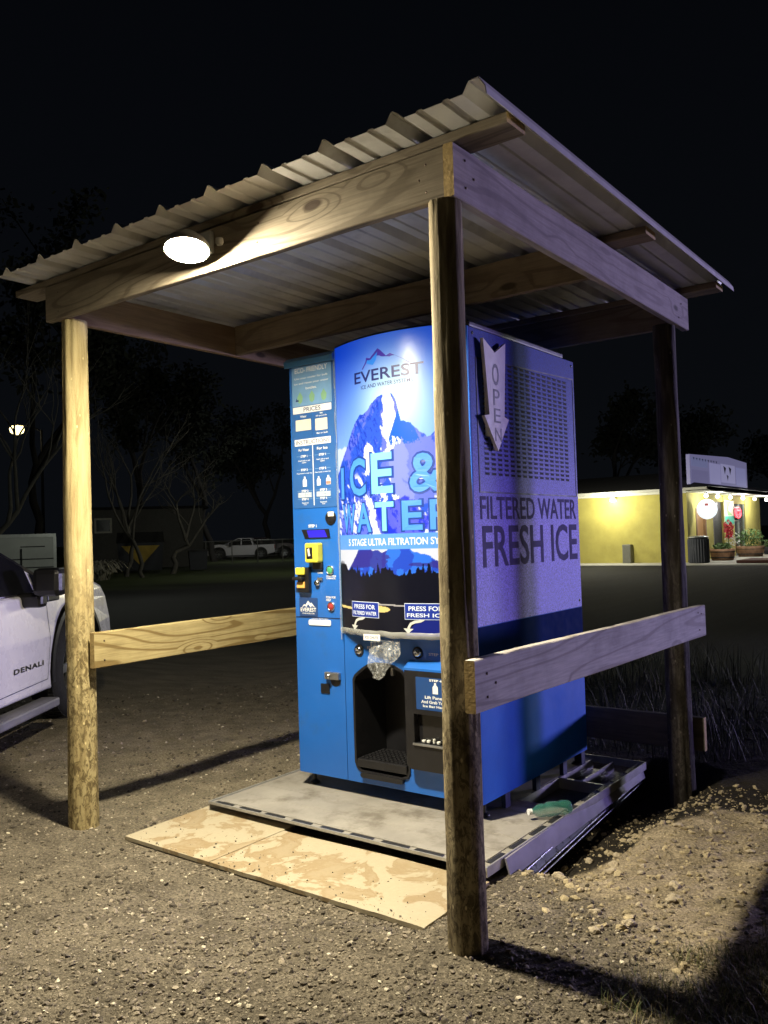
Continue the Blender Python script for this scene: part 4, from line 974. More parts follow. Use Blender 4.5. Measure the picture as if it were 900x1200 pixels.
def arc(cx, cz, r, a0, a1, n_=14): return [(cx+r*math.cos(R(a0+(a1-a0)*i/n_)), cz+r*math.sin(R(a0+(a1-a0)*i/n_))) for i in range(n_+1)]
def pickup(label, loc, rz, paint, group=None, name='pickup_truck', lettering=True, lit=None):
    """local axes: x forward, y to the left, z up; the right-hand side of the body lies at y = 0"""
    T = thing(name, label, 'pickup truck', loc, rz, group)
    fr, rr_ = .34, -3.05; WR = .44
    body = [(-4.12, .50), (-4.16, .62), (-4.15, 1.10), (-4.10, 1.15), (-2.50, 1.13), (-.45, 1.125), (-.05, 1.205), (.30, 1.245), (.75, 1.20), (1.02, 1.12), (1.14, 1.02), (1.22, .80), (1.25, .62), (1.24, .42), (1.12, .34), (.95, .33)]
    body += arc(fr, .46, .56, -13, 193) + [(-.24, .34), (-2.48, .34)] + arc(rr_, .44, .50, -12, 192) + [(-3.62, .40)]
    V, Fc = poly_solid(body, .0, 1.86, .035); mb = MB()
    V = [(a, b_+ (.045*max(0, (c_-.75)/.45)*(1 if b_ < .93 else -1)) + (.03*max(0, (a-.95)/.3)**2*(1 if b_ < .93 else -1)), c_) for a, b_, c_ in V]
    mb.add(V, Fc); mb.build('body', paint, T, world=False)
    # cab
    lo = [(-2.46, .05, 1.10), (.06, .05, 1.12), (.06, 1.81, 1.12), (-2.46, 1.81, 1.10)]; hi = [(-2.22, .25, 1.69), (-1.22, .25, 1.70), (-1.22, 1.61, 1.70), (-2.22, 1.61, 1.69)]
    bm = bmesh.new(); vs = [bm.verts.new(q) for q in lo+hi]
    for q in ((3, 2, 1, 0), (4, 5, 6, 7), (0, 1, 5, 4), (1, 2, 6, 5), (2, 3, 7, 6), (3, 0, 4, 7)): bm.faces.new([vs[i] for i in q])
    bmesh.ops.bevel(bm, geom=bm.edges[:], offset=.035, segments=3, affect='EDGES'); bm.verts.index_update()
    mb = MB(); mb.add([v.co[:] for v in bm.verts], [[v.index for v in q.verts] for q in bm.faces]); bm.free(); mb.build('cab', paint, T, world=False)
    def onside(x, z, d=.0, left=False):      # point on the cab's right flank
        t = (z-1.16)/.50; y_ = .06+.19*t-d; return (x, 1.86-y_ if left else y_, z)
    for left in (False, True):
        for pts in (((-1.42, 1.14), (-.43, 1.14), (-.46, 1.335), (-1.24, 1.655), (-1.42, 1.66)), ((-.38, 1.14), (-.10, 1.145), (-.40, 1.305)), ((-2.36, 1.14), (-1.50, 1.14), (-1.50, 1.655), (-2.16, 1.645))):
            mb = MB(); mb.add([onside(a, b_, .012, left) for a, b_ in pts], [tuple(range(len(pts)))]); mb.build('side_window', m_glass, T, world=False)
    mb = MB(); mb.add([(-.05, .16, 1.235), (-.05, 1.70, 1.235), (-1.14, 1.54, 1.675), (-1.14, .32, 1.675)], [(0, 1, 2, 3)]); mb.v = [(a+.015, b_, c_+.012) for a, b_, c_ in mb.v]; mb.build('windscreen', m_glass, T, world=False)
    mb = MB(); mb.add([(-2.45, .22, 1.22), (-2.45, 1.64, 1.22), (-2.27, 1.52, 1.60), (-2.27, .34, 1.60)], [(0, 1, 2, 3)]); mb.v = [(a-.02, b_, c_) for a, b_, c_ in mb.v]; mb.build('rear_window', m_glass, T, world=False)
    # lines between the panels
    def ln(p, q, w_=.006):
        (a, b_), (c_, d_) = p, q; L = math.hypot(c_-a, d_-b_); nx2, nz2 = -(d_-b_)/L*w_/2, (c_-a)/L*w_/2
        yy = lambda z_: -.0025+.045*max(0, (z_-.75)/.45)
        mb = MB(); mb.add([(a+nx2, yy(b_), b_+nz2), (c_+nx2, yy(d_), d_+nz2), (c_-nx2, yy(d_), d_-nz2), (a-nx2, yy(b_), b_-nz2)], [(0, 1, 2, 3)]); mb.build('panel_gap', m_seam, T, world=False)
    ln((-.24, 1.165), (-.235, .75)); ln((-.235, .75), (-.30, .43)); ln((-.30, .43), (-1.46, .41)); ln((-1.46, 1.165), (-1.46, .41)); ln((-2.44, 1.15), (-2.44, .42))
    # mirror
    for left in (False, True):
        s_ = (lambda y_: 1.86-y_) if left else (lambda y_: y_)
        mb = MB(); a, b_ = sorted((s_(-.30), s_(-.075))); mb.bbox(-.74, -.54, a, b_, 1.12, 1.335, .045); mo = mb.build('mirror', m_trimb, T, world=False)
        mb = MB(); a, b_ = sorted((s_(-.12), s_(.09))); mb.bbox(-.66, -.53, a, b_, 1.03, 1.145, .03); mb.build('mirror_arm', m_trimb, mo, world=False)
    mb = MB(); mb.bbox(-.235, .0, .012, .05, 1.045, 1.110, .014); mb.build('fender_vent', m_trimb, T, world=False)
    for left in (False, True):
        s_ = 1.86 if left else 0
        q = (lambda y_: 1.86-y_) if left else (lambda y_: y_)
        # wheels
        for wx, nm in ((fr, 'wheel'), (rr_, 'wheel')):
            prof_ = [(.25, .235), (.35, .245), (.41, .225), (.435, .18), (.44, .12), (.435, .06), (.41, .015), (.35, .0), (.26, .012)]
            mb = MB(); mb.lathe([(a, (b_+.02 if not left else 1.84-b_)) for a, b_ in prof_], (wx, 0, WR), 'y', 40)
            for k in range(40):       # tread blocks
                th = 2*math.pi*k/40; u = Vector((math.cos(th), 0, math.sin(th))); t_ = Vector((-math.sin(th), 0, math.cos(th)))
                for y_ in (.06, .13, .20):
                    c_ = Vector((wx, q(y_+.02), WR))+u*.438; h_ = t_*.022; dy = Vector((0, .026, 0)); mb.add([c_-h_-dy, c_+h_-dy, c_+h_+dy, c_-h_+dy, c_-h_-dy+u*.007, c_+h_-dy+u*.007, c_+h_+dy+u*.007, c_-h_+dy+u*.007], [(4, 5, 6, 7), (0, 1, 5, 4), (1, 2, 6, 5), (2, 3, 7, 6), (3, 0, 4, 7)])
            wo = mb.build('wheel', m_tyre, T, world=False)
            mb = MB(); mb.lathe([(.0, q(.075)), (.05, q(.055)), (.07, q(.08)), (.07, q(.10))], (wx, 0, WR), 'y', 20); mb.lathe([(.252, q(.035)), (.262, q(.028)), (.250, q(.06)), (.235, q(.16))], (wx, 0, WR), 'y', 36)
            for k in range(6):
                th = 2*math.pi*k/6; u = Vector((math.cos(th), 0, math.sin(th))); t_ = Vector((-math.sin(th), 0, math.cos(th))); c0 = Vector((wx, q(.070), WR)); c1 = Vector((wx, q(.050), WR))
                P_ = [c0+u*.05-t_*.03, c0+u*.05+t_*.03, c1+u*.255+t_*.045, c1+u*.255-t_*.045]; off = Vector((0, q(.03)-q(0), 0)); mb.add(P_+[p_+off for p_ in P_], [(0, 1, 2, 3), (4, 5, 6, 7), (0, 1, 5, 4), (1, 2, 6, 5), (2, 3, 7, 6), (3, 0, 4, 7)])
            mb.build('rim', m_silver, wo, world=False)
            mb = MB(); ra = .575 if wx == fr else .515; A1 = arc(wx, .46 if wx == fr else .44, ra, -8, 188, 24); A2 = arc(wx, .46 if wx == fr else .44, ra-.045, -8, 188, 24); n_ = len(A1)
            mb.add([(a, q(-.012), b_) for a, b_ in A1]+[(a, q(-.016), b_) for a, b_ in A2]+[(a, q(.10), b_) for a, b_ in A2]+[(a, q(.015), b_) for a, b_ in A1], [(k*n_+i, k*n_+i+1, (k+1)*n_+i+1, (k+1)*n_+i) for k in range(3) for i in range(n_-1)])
            mb.build('wheel_arch', m_trimb, T, world=False)
            mb = MB(); mb.add([(a, q(.03), b_) for a, b_ in A2]+[(a, q(.40), b_) for a, b_ in A2], [(i, i+1, n_+i+1, n_+i) for i in range(n_-1)]); mb.build('wheel_liner', m_black_m, T, world=False)
        a, b_ = sorted((q(-.10), q(.06))); mb = MB(); mb.bbox(-2.44, -.30, a, b_, .215, .285, .015); mb.build('running_board', M('step_metal', (.25, .25, .26), .5, .5) if 'step_metal' not in bpy.data.materials else bpy.data.materials['step_metal'], T, world=False)
        a, b_ = sorted((q(.085), q(.42))); mb = MB(); mb.bbox(1.085, 1.245, a, b_, .80, 1.03, .03); hl = mb.build('headlight', m_chrome, T, world=False)
        a, b_ = sorted((q(.062), q(.085))); mb = MB(); mb.bbox(1.00, 1.12, a, b_, .82, 1.02, .01); mb.build('headlight_side', m_chrome, hl, world=False)
        a, b_ = sorted((q(.0), q(.10))); mb = MB(); mb.bbox(-4.175, -4.12, a, b_, .82, 1.12, .012); mb.build('tail_light', M('tail_lamp_red', (.30, .015, .012), .3) if 'tail_lamp_red' not in bpy.data.materials else bpy.data.materials['tail_lamp_red'], T, world=False)
    mb = MB(); mb.bbox(1.20, 1.275, .45, 1.41, .62, 1.00, .02); mb.build('grille', m_trimb, T, world=False)
    mb = MB(); mb.bbox(1.05, 1.32, .06, 1.80, .36, .58, .04); mb.build('bumper', m_silver, T, world=False)
    mb = MB(); mb.bbox(-4.30, -4.14, .08, 1.78, .44, .62, .03); mb.build('rear_bumper', m_silver, T, world=False)
    mb = MB(); mb.bbox(-4.0, 1.0, .35, 1.5, .30, .46, .03); mb.build('chassis', m_black_m, T, world=False)
    for a in (-.42, -1.62):
        mb = MB(); mb.bbox(a-1.0+.02, a-.80, -.028, .02, 1.035, 1.07, .010); mb.build('door_handle', paint, T, world=False)
    if lettering:
        text('DENALI', -.885, -.375, .552, .592, lambda u, v, d: (u, -.002-d, v), .002, m_trimb, T, .03, spacing=1.15)
    return T
def onT(parent): return parent
_org = org
def org(parent):        # trucks are built in their own axes
    q = parent
    while q is not None:
        if q.name.startswith('pickup_truck'): return Vector((0, 0, 0))
        q = q.parent
    return _org(parent)
paintw = M('white_car_paint', (.82, .81, .82), .28, 0, .03, 3, coat=.7)
h = math.atan2(.819, -.574)
pickup('white pickup parked at the left edge beside the mottled pole', (-6.5, 4.1, 0), h, paintw)

# ------------------------------------------------------------------ yellow shop building on the right
def cmat(name, c, **k): return M(name, c, .85, 0, .12, 1.6, .5, 9, dirt=(tuple(x*.8 for x in c), .9, .55), **k)
m_ywall = cmat('yellow_painted_wall', (.38, .335, .085)); m_conc = M('concrete', (.42, .41, .38), .85, 0, .12, 2, .3, 12)
m_fascia = M('pale_fascia', (.50, .50, .44), .7, 0, .1); m_dkroof = M('dark_shingle', (.008, .008, .009), .9, 0, .3, 3, .5, 8)
BX = -10.8
BD = thing('shop_building', 'low yellow shop with lit porch at the right edge', 'building', (-16, 42, 0))
q = MB(); q.box(-24., BX-.0, 35.30, 35.5, 0, 2.93); q.build('side_wall', m_ywall, BD)
q = MB(); q.box(-24., BX, 35.45, 50., 2.96, 3.0); q.build('ceiling', m_fascia, BD)
q = MB(); q.box(-24.2, BX+.0, 35.12, 35.28, 2.90, 3.06); q.box(-24.2, BX+.95, 34.85, 35.1, 3.0, 3.10); q.build('eave', m_fascia, BD)
q = MB(); q.add([(-24.5, 34.8, 3.11), (BX+1.1, 34.8, 3.11), (BX+1.1, 51.5, 3.11), (-24.5, 51.5, 3.11), (-22, 40, 4.05), (BX-2.6, 39.5, 4.05), (BX-2.6, 47, 4.05), (-22, 47, 4.05)], [(0, 1, 5, 4), (1, 2, 6, 5), (2, 3, 7, 6), (3, 0, 4, 7), (4, 5, 6, 7), (0, 3, 2, 1)]); q.build('roof', m_dkroof, BD)
# porch front: wall plane x = BX, running back from y 35.3
for a, b_ in ((35.52, 36.45), (37.95, 39.0), (40.75, 42.6), (44.6, 47.7)):
    q = MB(); q.box(BX-.20, BX, a, b_, 0, 2.95); q.build('wall_pier', m_ywall, BD)
q = MB(); q.box(BX-.20, BX-.02, 36.46, 37.94, 0, .68); q.build('window_wall', m_ywall, BD); q = MB(); q.box(BX-.20, BX-.02, 36.46, 37.94, 2.30, 2.95); q.build('lintel', m_ywall, BD)
q = MB(); q.box(BX-.20, BX-.02, 39.01, 40.74, 2.6, 2.95); q.build('lintel', m_ywall, BD)
q = MB(); q.box(BX-.20, BX-.02, 42.61, 44.59, 2.55, 2.95); q.build('lintel', m_ywall, BD)
wf = sheet([(36.46, .68), (37.94, .68), (37.94, 2.30), (36.46, 2.30)], [[(36.60, .80), (37.80, .80), (37.80, 2.18), (36.60, 2.18)]], lambda u, v, d: (BX+d, u, v), -.12, .02, M('brown_frame', (.16, .09, .04), .6), BD, 'window')
q = MB(); q.box(BX-.10, BX-.09, 36.58, 37.82, .78, 2.2); q.build('pane', EM('warm_window', (.30, .17, .07), .45), wf)
dr = MB(); dr.box(BX-.16, BX-.10, 39.02, 40.73, .0, 2.6); dro = dr.build('doorway', M('dark_interior', (.02, .018, .02), .5), BD)
q = MB(); q.box(BX-.11, BX-.06, 39.25, 39.32, 0, 2.55); q.build('door_frame', m_silver, dro)
dr2 = MB(); dr2.box(BX-.16, BX-.10, 42.62, 44.58, 0, 2.55); dro2 = dr2.build('glass_door', m_glass, BD)
for a in (42.62, 43.5, 44.48):
    q = MB(); q.box(BX-.10, BX-.04, a, a+.09, 0, 2.55); q.build('door_frame', M('grey_green_frame', (.25, .30, .26), .5) if a < 43 else bpy.data.materials['grey_green_frame'], dro2)
for a in (.9, 1.7):
    q = MB(); q.box(BX-.10, BX-.05, 42.72, 43.5, a, a+.06); q.build('door_bar', bpy.data.materials['grey_green_frame'], dro2)
q = MB(); q.box(BX+.82, BX+.94, 47.55, 47.68, .12, 2.94); q.build('porch_post', m_white, BD)
q = MB(); q.tube([(BX+.88, 47.5, 2.3), (BX+.98, 49., 3.0)], .05, 8); q.build('downpipe', m_white, BD)
q = MB(); q.box(BX+.003, BX+1.0, 35.12, 50, 2.93, 2.975); q.build('porch_soffit', m_fascia, BD)
# ground round the shop
q = MB(); q.box(-24, BX+3.8, 33.4, 35.298, -.08, .035); q.build('pavement', m_conc, kind='structure')
q = MB(); q.box(BX+.002, BX+3.8, 35.302, 52, -.08, .045); q.build('porch_floor', m_conc, kind='structure')
# poster, round sign, neon sign, roof board
SGN = thing('poster', 'tall green and white poster on the yellow pier between the shop doors', 'poster', (BX, 41.7, 1.5))
q = MB(); q.box(BX+.005, BX+.03, 40.80, 42.45, 1.55, 2.68); q.build('poster_board', M('poster_pale', (.62, .66, .55), .6, 0, .3, 3), SGN)
q = MB(); q.box(BX+.032, BX+.036, 40.85, 42.40, 1.58, 1.95); q.build('poster_band', M('poster_teal', (.04, .38, .28), .6), SGN)
q = MB(); q.add([(BX+.033, 40.9, 2.65), (BX+.033, 41.9, 2.65), (BX+.033, 41.2, 2.15)], [(0, 1, 2)]); q.add([(BX+.033, 41.1, 2.35), (BX+.033, 42.1, 2.0), (BX+.033, 41.3, 1.98)], [(0, 1, 2)]); q.build('poster_shape', M('poster_green_dark', (.20, .45, .15), .6), SGN, kind='stuff')
q = MB(); q.lathe([(0, .05), (.40, .05), (.42, .0), (.40, -.05), (0, -.05)], (BX+.55, 36.2, 2.22), 'y', 36)
RS = thing('round_sign', 'glowing white round sign hanging over the porch window', 'sign', (BX+.55, 36.2, 1.74)); q.build('sign_disc', EM('white_sign_glow', (.85, .93, 1.), 1.1), RS)
q = MB(); q.tube([(BX+.55, 36.2, 2.70), (BX+.55, 36.2, 2.93)], .02, 8); q.build('hanger', m_silver, RS)
q = MB(); q.box(BX+.48, BX+.62, 36.14, 36.147, 2.36, 2.46); q.build('sign_mark', M('sign_mark_red', (.5, .1, .1), .5), RS)
NS = thing('neon_sign', 'small glowing red neon sign by the glass shop door', 'sign', (BX+.05, 42.9, 1.9))
q = MB()
for i, t_ in enumerate((0, 1)): q.tube([(BX+.10, 42.9+(.52-t_*.22)*math.cos(2*math.pi*k/18), 2.12+(.24-t_*.11)*math.sin(2*math.pi*k/18)) for k in range(19)], .035, 6)
q.build('neon_tube', EM('neon_red', (1., .06, .08), 4.), NS, kind='stuff'); q = MB(); q.box(BX+.03, BX+.05, 42.35, 43.45, 1.85, 2.4); q.build('backing', m_black, NS)
RB = thing('roof_sign', 'long pale lavender sign board standing on the shop roof', 'sign', (BX, 40, 3.1))
SX_ = BX+.10; q = MB(); q.add([(SX_, 35.6, 3.14), (SX_, 44.9, 3.20), (SX_, 44.9, 4.62), (SX_, 41.5, 4.72), (SX_, 35.6, 4.52), (SX_-.15, 35.6, 3.14), (SX_-.15, 44.9, 3.20), (SX_-.15, 44.9, 4.62), (SX_-.15, 41.5, 4.72), (SX_-.15, 35.6, 4.52)], [(0, 1, 2, 3, 4), (9, 8, 7, 6, 5), (0, 5, 6, 1), (1, 6, 7, 2), (2, 7, 8, 3), (3, 8, 9, 4), (4, 9, 5, 0)]); q.build('sign_face', EM('lavender_backlit', (.20, .19, .36), .6), RB)
for (a, b_, z0, z1, c_) in ((35.8, 38.2, 3.35, 3.9, (.15, .14, .28)), (38.4, 40.1, 3.4, 4.3, (.27, .26, .47)), (40.2, 42.6, 3.5, 4.35, (.29, .28, .48)), (42.8, 44.6, 3.45, 4.3, (.22, .22, .42)), (35.8, 38.1, 4.05, 4.42, (.16, .17, .33))):
    q = MB(); q.box(SX_+.003, SX_+.012, a, b_, z0, z1); q.build('sign_block', EM('sign_block_%d' % int(a*10+z0*10), c_, .7), RB)
q = MB()
for y_, z_, s_ in ((40.8, 4.05, .22), (41.7, 4.05, .22), (41.25, 3.72, .16)): q.add([(SX_+.018, y_-s_, z_+s_), (SX_+.018, y_+s_, z_+s_*.6), (SX_+.018, y_, z_-s_*.8)], [(0, 1, 2)])
for k in range(9): q.add([(SX_+.018, 36.0+k*.42, 4.40), (SX_+.018, 36.2+k*.42, 4.42), (SX_+.018, 36.15+k*.42, 4.30)], [(0, 1, 2)])
q.build('sign_marks', m_navy, RB, kind='stuff')
for y_ in (36.2, 40, 44.): q = MB(); q.box(SX_-.12, SX_-.04, y_, y_+.08, 3.05, 3.2); q.build('sign_leg', m_silver, RB)
# porch bulbs
bulbm = EM('bulb_glow', (1., .98, .92), 14.)
for k, y_ in enumerate((35.9, 37.6, 39.6, 41.8, 44.0, 46.4)):
    B_ = thing('porch_light', 'round white bulb under the shop porch ceiling', 'porch light', (BX+.62, y_, 2.93), 0, 'bulbs in a row under the porch ceiling')
    q = MB(); q.lathe([(.06, 0), (.08, -.02), (.05, -.05)], (BX+.62, y_, 2.925), 'z', 14); q.build('socket', m_white, B_)
    q = MB(); q.lathe([(.0, .08), (.045, .065), (.075, .02), (.08, -.01), (.055, -.06), (0, -.08)], (BX+.62, y_, 2.77), 'z', 16); q.build('bulb', bulbm, B_)
for y_ in (37.0, 41., 45.): lamp('porch_bulb_light', (BX+.95, y_, 2.6), 150, (1, .97, .88), .12)
FLT = thing('wall_floodlight', 'small bright floodlight high on the yellow side wall', 'floodlight', (-13.88, 35.28, 2.75))
q = MB(); q.bbox(-14.0, -13.76, 35.05, 35.29, 2.78, 2.88, .02); q.build('housing', m_silver, FLT); q = MB(); q.bbox(-13.98, -13.78, 35.06, 35.24, 2.70, 2.775, .02); q.build('lens', EM('flood_glow', (1., .97, .80), 22.), FLT)
lamp('wall_flood_light', (-13.88, 34.4, 2.55), 190, (1, .96, .74), .10)
lamp('wall_fill_light', (-13.5, 30.5, 2.9), 850, (1, .95, .75), .3)  # added fill light brightening the yellow wall, no lamp stands here
# things on the pavement
m_bin = M('dark_bin', (.03, .034, .045), .6, .2)
TC = thing('trash_can', 'large dark ribbed trash can at the porch corner', 'trash can', (-10.28, 34.9, .036))
q = MB(); q.lathe([(0, 0), (.36, 0), (.38, .02), (.38, 1.02), (.0, 1.02)], (-10.28, 34.9, .036), 'z', 32); q.build('can', m_bin, TC)
for k in range(24):
    th = 2*math.pi*k/24; cx, cy = -10.28+.39*math.cos(th), 34.9+.39*math.sin(th)
    if math.sin(th) < .35: q = MB(); q.box(cx-.022, cx+.022, cy-.012, cy+.012, .06, 1.0); q.build('slat', M('bin_slat', (.05, .055, .075), .55) if 'bin_slat' not in bpy.data.materials else bpy.data.materials['bin_slat'], TC)
q = MB(); q.lathe([(.0, 1.10), (.30, 1.09), (.41, 1.05), (.41, 1.025), (0, 1.02)], (-10.28, 34.9, .036), 'z', 32); q.build('lid', m_silver, TC)
AC = thing('utility_box', 'grey utility box standing against the yellow side wall', 'utility box', (-13.2, 35.1, .036))
q = MB(); q.bbox(-13.48, -13.12, 34.95, 35.27, .036, .83, .015); q.build('cover', M('grey_box_paint', (.16, .16, .13), .6), AC); q = MB(); q.bbox(-13.45, -13.15, 34.943, 34.948, .08, .78, .002); q.build('door', M('grey_box_door', (.12, .12, .10), .6), AC)
m_barrel = M('barrel_wood', (.30, .17, .10), .8, 0, .3, 8); m_leaf = M('shrub_leaf', (.06, .13, .03), .6, 0, .4, 3); m_red2 = M('flower_red', (.5, .03, .06), .5)
def leafball(cx, cy, cz, rx, rz_, n_, s, seed):
    r_ = random.Random(seed); mb = MB()
    for k in range(n_):
        v = Vector((r_.gauss(0, 1), r_.gauss(0, 1), r_.gauss(0, 1))).normalized()*(r_.random()**.4); c_ = Vector((cx+v.x*rx, cy+v.y*rx, cz+v.z*rz_))
        a = Vector((r_.gauss(0, 1), r_.gauss(0, 1), r_.gauss(0, 1))).normalized(); b2 = a.orthogonal().normalized(); s2 = s*r_.uniform(.5, 1.3)
        mb.add([c_-a*s2, c_+b2*s2*.45, c_+a*s2, c_-b2*s2*.45], [(0, 1, 2, 3)])
    return mb
for i, (cx, cy, rr2, bush, lb) in enumerate(((-10.0, 37.3, .52, .20, 'half barrel planter with sparse plants beside the trash can'), (-9.9, 41.6, .62, .62, 'half barrel planter with a round green bush in front of the shop door'), (-9.9, 47.4, .5, .35, 'half barrel planter by the white porch post'))):
    PL = thing('barrel_planter', lb, 'planter', (cx, cy, .045), 0, 'half barrel planters on the porch')
    q = MB(); q.lathe([(0, 0), (rr2*.82, 0), (rr2*.92, .2), (rr2, .48), (rr2*.92, .48), (rr2*.90, .42), (0, .42)], (cx, cy, .046), 'z', 28); q.build('barrel', m_barrel, PL)
    for z_ in (.10, .34):
        q = MB(); q.lathe([(rr2*(.86+.25*z_)+.012, 0), (rr2*(.86+.25*z_)+.014, .05)], (cx, cy, z_+.046), 'z', 28); q.build('hoop', m_bin, PL)
    leafball(cx, cy, .50+bush*.6, rr2*(.6+bush*.7), bush*.8, 420, .07, i).build('foliage', m_leaf, PL, kind='stuff')
PT = thing('flower_pot', 'small dark flower pot right of the round green bush', 'flower pot', (-9.7, 44.2, .045))
q = MB(); q.lathe([(0, 0), (.18, 0), (.26, .36), (.22, .36), (0, .32)], (-9.7, 44.2, .046), 'z', 20); q.build('pot', m_bin, PT); leafball(-9.7, 44.2, .55, .22, .2, 120, .06, 9).build('foliage', m_leaf, PT, kind='stuff')
FG = thing('hanging_flowers', 'red and white flower spray standing in the dark shop doorway', 'flowers', (-10.3, 39.6, .55))
leafball(-10.3, 39.5, 1.35, .22, .45, 160, .08, 21).build('red_petals', m_red2, FG, kind='stuff'); leafball(-10.2, 39.8, .95, .35, .35, 90, .06, 22).build('pale_petals', m_white, FG, kind='stuff')
q = MB(); q.tube([(-10.3, 39.5, .05), (-10.3, 39.5, 1.2)], .02, 6); q.build('stem', m_leaf, FG)
q = MB(); q.bbox(-8.7, -7.5, 34.3, 36.6, .046, .16, .02); setp(q.build('floor_mat', M('dark_red_mat', (.07, .025, .02), .9)), 'dark reddish slab lying on the porch floor at the right edge', 'mat')
# lavender neighbour and hedge further back
NB = thing('lavender_building', 'plain lavender wall with white window behind the porch post', 'building', (-8, 60, 0))
q = MB(); q.box(-12, 2, 60, 60.2, 0, 3.9); q.build('wall', M('lavender_wall', (.23, .22, .36), .8), NB); wq = MB(); wq.box(-9.6, -8.2, 59.93, 59.99, 1.4, 1.5); wq.build('window_sill', m_white, NB)
q = MB(); q.box(-10.8, -5, 59.9, 59.98, .0, .3); q.build('plinth', m_conc, NB)
q = MB(); q.add([(-12.5, 59.5, 3.92), (2.5, 59.5, 3.92), (2.5, 66, 3.92), (-12.5, 66, 3.92), (-12.5, 63, 5.4), (2.5, 63, 5.4)], [(0, 1, 5, 4), (2, 3, 4, 5), (0, 4, 3), (1, 2, 5), (0, 3, 2, 1)]); q.build('roof', cmat('ochre_roof', (.30, .26, .08)), NB)
lamp('neighbour_light', (-9.0, 55.5, 3.2), 150, (.85, .85, 1.), .2)
hd = leafball(-9.1, 54., .95, .9, .95, 1500, .09, 33); setp(hd.build('hedge_bush', m_leaf), 'leafy green bush behind the white porch post', 'bush')

# ------------------------------------------------------------------ dark background on the left
def at(az_pt, dist): v = Vector(az_pt).normalized(); return v.x*dist, v.y*dist
# box trailer with emblem
tx, ty = -23.9, 14.9
TR = thing('box_trailer', 'white box trailer with round emblem behind the pickup', 'trailer', (tx, ty, 0))
dv = Vector((-.574, -.819, 0)); dv = Vector((-.50, -.86, 0)).normalized(); nv_ = Vector((-dv.y, dv.x, 0))
if nv_.dot(Vector((tx, ty, 0))) > 0: nv_ = -nv_
def tp(u, v, d): p_ = Vector((tx, ty, 0))+dv*u+nv_*d; return (p_.x, p_.y, v)
m_trl = M('trailer_white', (.34, .35, .33), .5, 0, .12, 1.2)
q = MB(); q.prism([(0, .45), (4.6, .45), (4.6, 1.86), (0, 1.86)], tp, -2.0, 0); q.build('trailer_box', m_trl, TR)
q = MB(); q.prism([(-.02, 1.80), (4.62, 1.80), (4.62, 1.90), (-.02, 1.90)], tp, -2.02, .02); q.build('top_rail', M('trailer_rail', (.45, .46, .44), .4, .5), TR)
q = MB(); q.prism([(-.03, .45), (.06, .45), (.06, 1.80), (-.03, 1.80)], tp, -.05, .02); q.build('corner_rail', bpy.data.materials['trailer_rail'], TR)
for z_, a, b_ in ((1.12, .05, 2.1), (.86, .05, 2.1), (.66, .05, 2.1), (1.50, .3, 1.0)):
    q = MB(); q.prism([(a, z_), (b_, z_), (b_, z_+.025), (a, z_+.025)], tp, .004, .02); q.build('rub_rail', m_trimb, TR)
q = MB(); q.prism([(.95, .55), (1.0, .55), (1.0, 1.45), (.95, 1.45)], tp, .004, .03); q.build('latch_bar', m_trimb, TR)
em = sheet([(1.95+.36*math.cos(k*.2618), 1.28+.36*math.sin(k*.2618)) for k in range(24)], [[(1.95+.31*math.cos(k*.2618), 1.28+.31*math.sin(k*.2618)) for k in range(24)]], tp, .004, .008, M('emblem_grey', (.10, .12, .10), .6), TR, 'round_emblem')
q = MB()
for k in range(5): q.add([tp(1.95+.05*k-.12, 1.08+.04*(k % 2), .006), tp(1.95+.05*k-.07, 1.08, .006), tp(1.95+.05*k-.09, 1.44-.05*abs(k-2), .006)], [(0, 1, 2)])
q.build('emblem_mark', bpy.data.materials['emblem_grey'], TR, kind='stuff')
for u in (1.1, 2.0):
    q = MB(); c_ = Vector(tp(u, .34, -.15)); q.tube([c_-nv_*.1, c_+nv_*.1], .33, 24); q.build('wheel', m_tyre, TR)
# distant vehicles
VN = thing('parked_van', 'dark van whose pale side window shows above the box trailer', 'van', (-35.6, 19.6, 0))
vd = Vector((-.50, -.86, 0)).normalized(); vn_ = Vector((.86, -.50, 0))
def vp(u, v, d): p_ = Vector((-35.6, 19.6, 0))+vd*u+vn_*d; return (p_.x, p_.y, v)
q = MB(); q.prism([(-.2, .45), (4.6, .45), (4.7, 1.3), (4.5, 2.2), (3.6, 2.45), (1.6, 2.45), (.5, 1.85), (-.1, 1.5)], vp, -1.9, 0); q.build('body', M('dark_paint', (.03, .03, .035), .3, coat=.5), VN)
q = MB(); q.prism([(1.7, 1.65), (2.9, 1.65), (2.9, 2.2), (1.9, 2.2)], vp, .002, .012); q.build('side_window', EM('dim_window', (.30, .31, .30), .25), VN)
q = MB(); q.prism([(.62, 1.72), (1.5, 1.72), (1.6, 2.18), (1.25, 2.12)], vp, .002, .012); q.build('side_window', m_glass, VN)
q = MB(); q.prism([(.5, 1.87), (1.6, 2.47), (1.7, 2.47), (.6, 1.87)], vp, -1.6, -.05); q.build('roof_edge', M('pale_edge', (.5, .5, .48), .4), VN)
for u in (.8, 3.7):
    q = MB(); c_ = Vector(vp(u, .36, -.12)); q.tube([c_-vn_*.11, c_+vn_*.11], .36, 24); q.build('wheel', m_tyre, VN)
pickup('white pickup parked far away by the chain fence', (-51.5, 47.6, 0), R(214), paintw, lettering=False)
pickup('dark pickup with red tail lamps parked far away next to the blue machine', (-47.5, 49.5, 0), R(40), M('maroon_paint', (.03, .008, .008), .35, coat=.4), lettering=False)
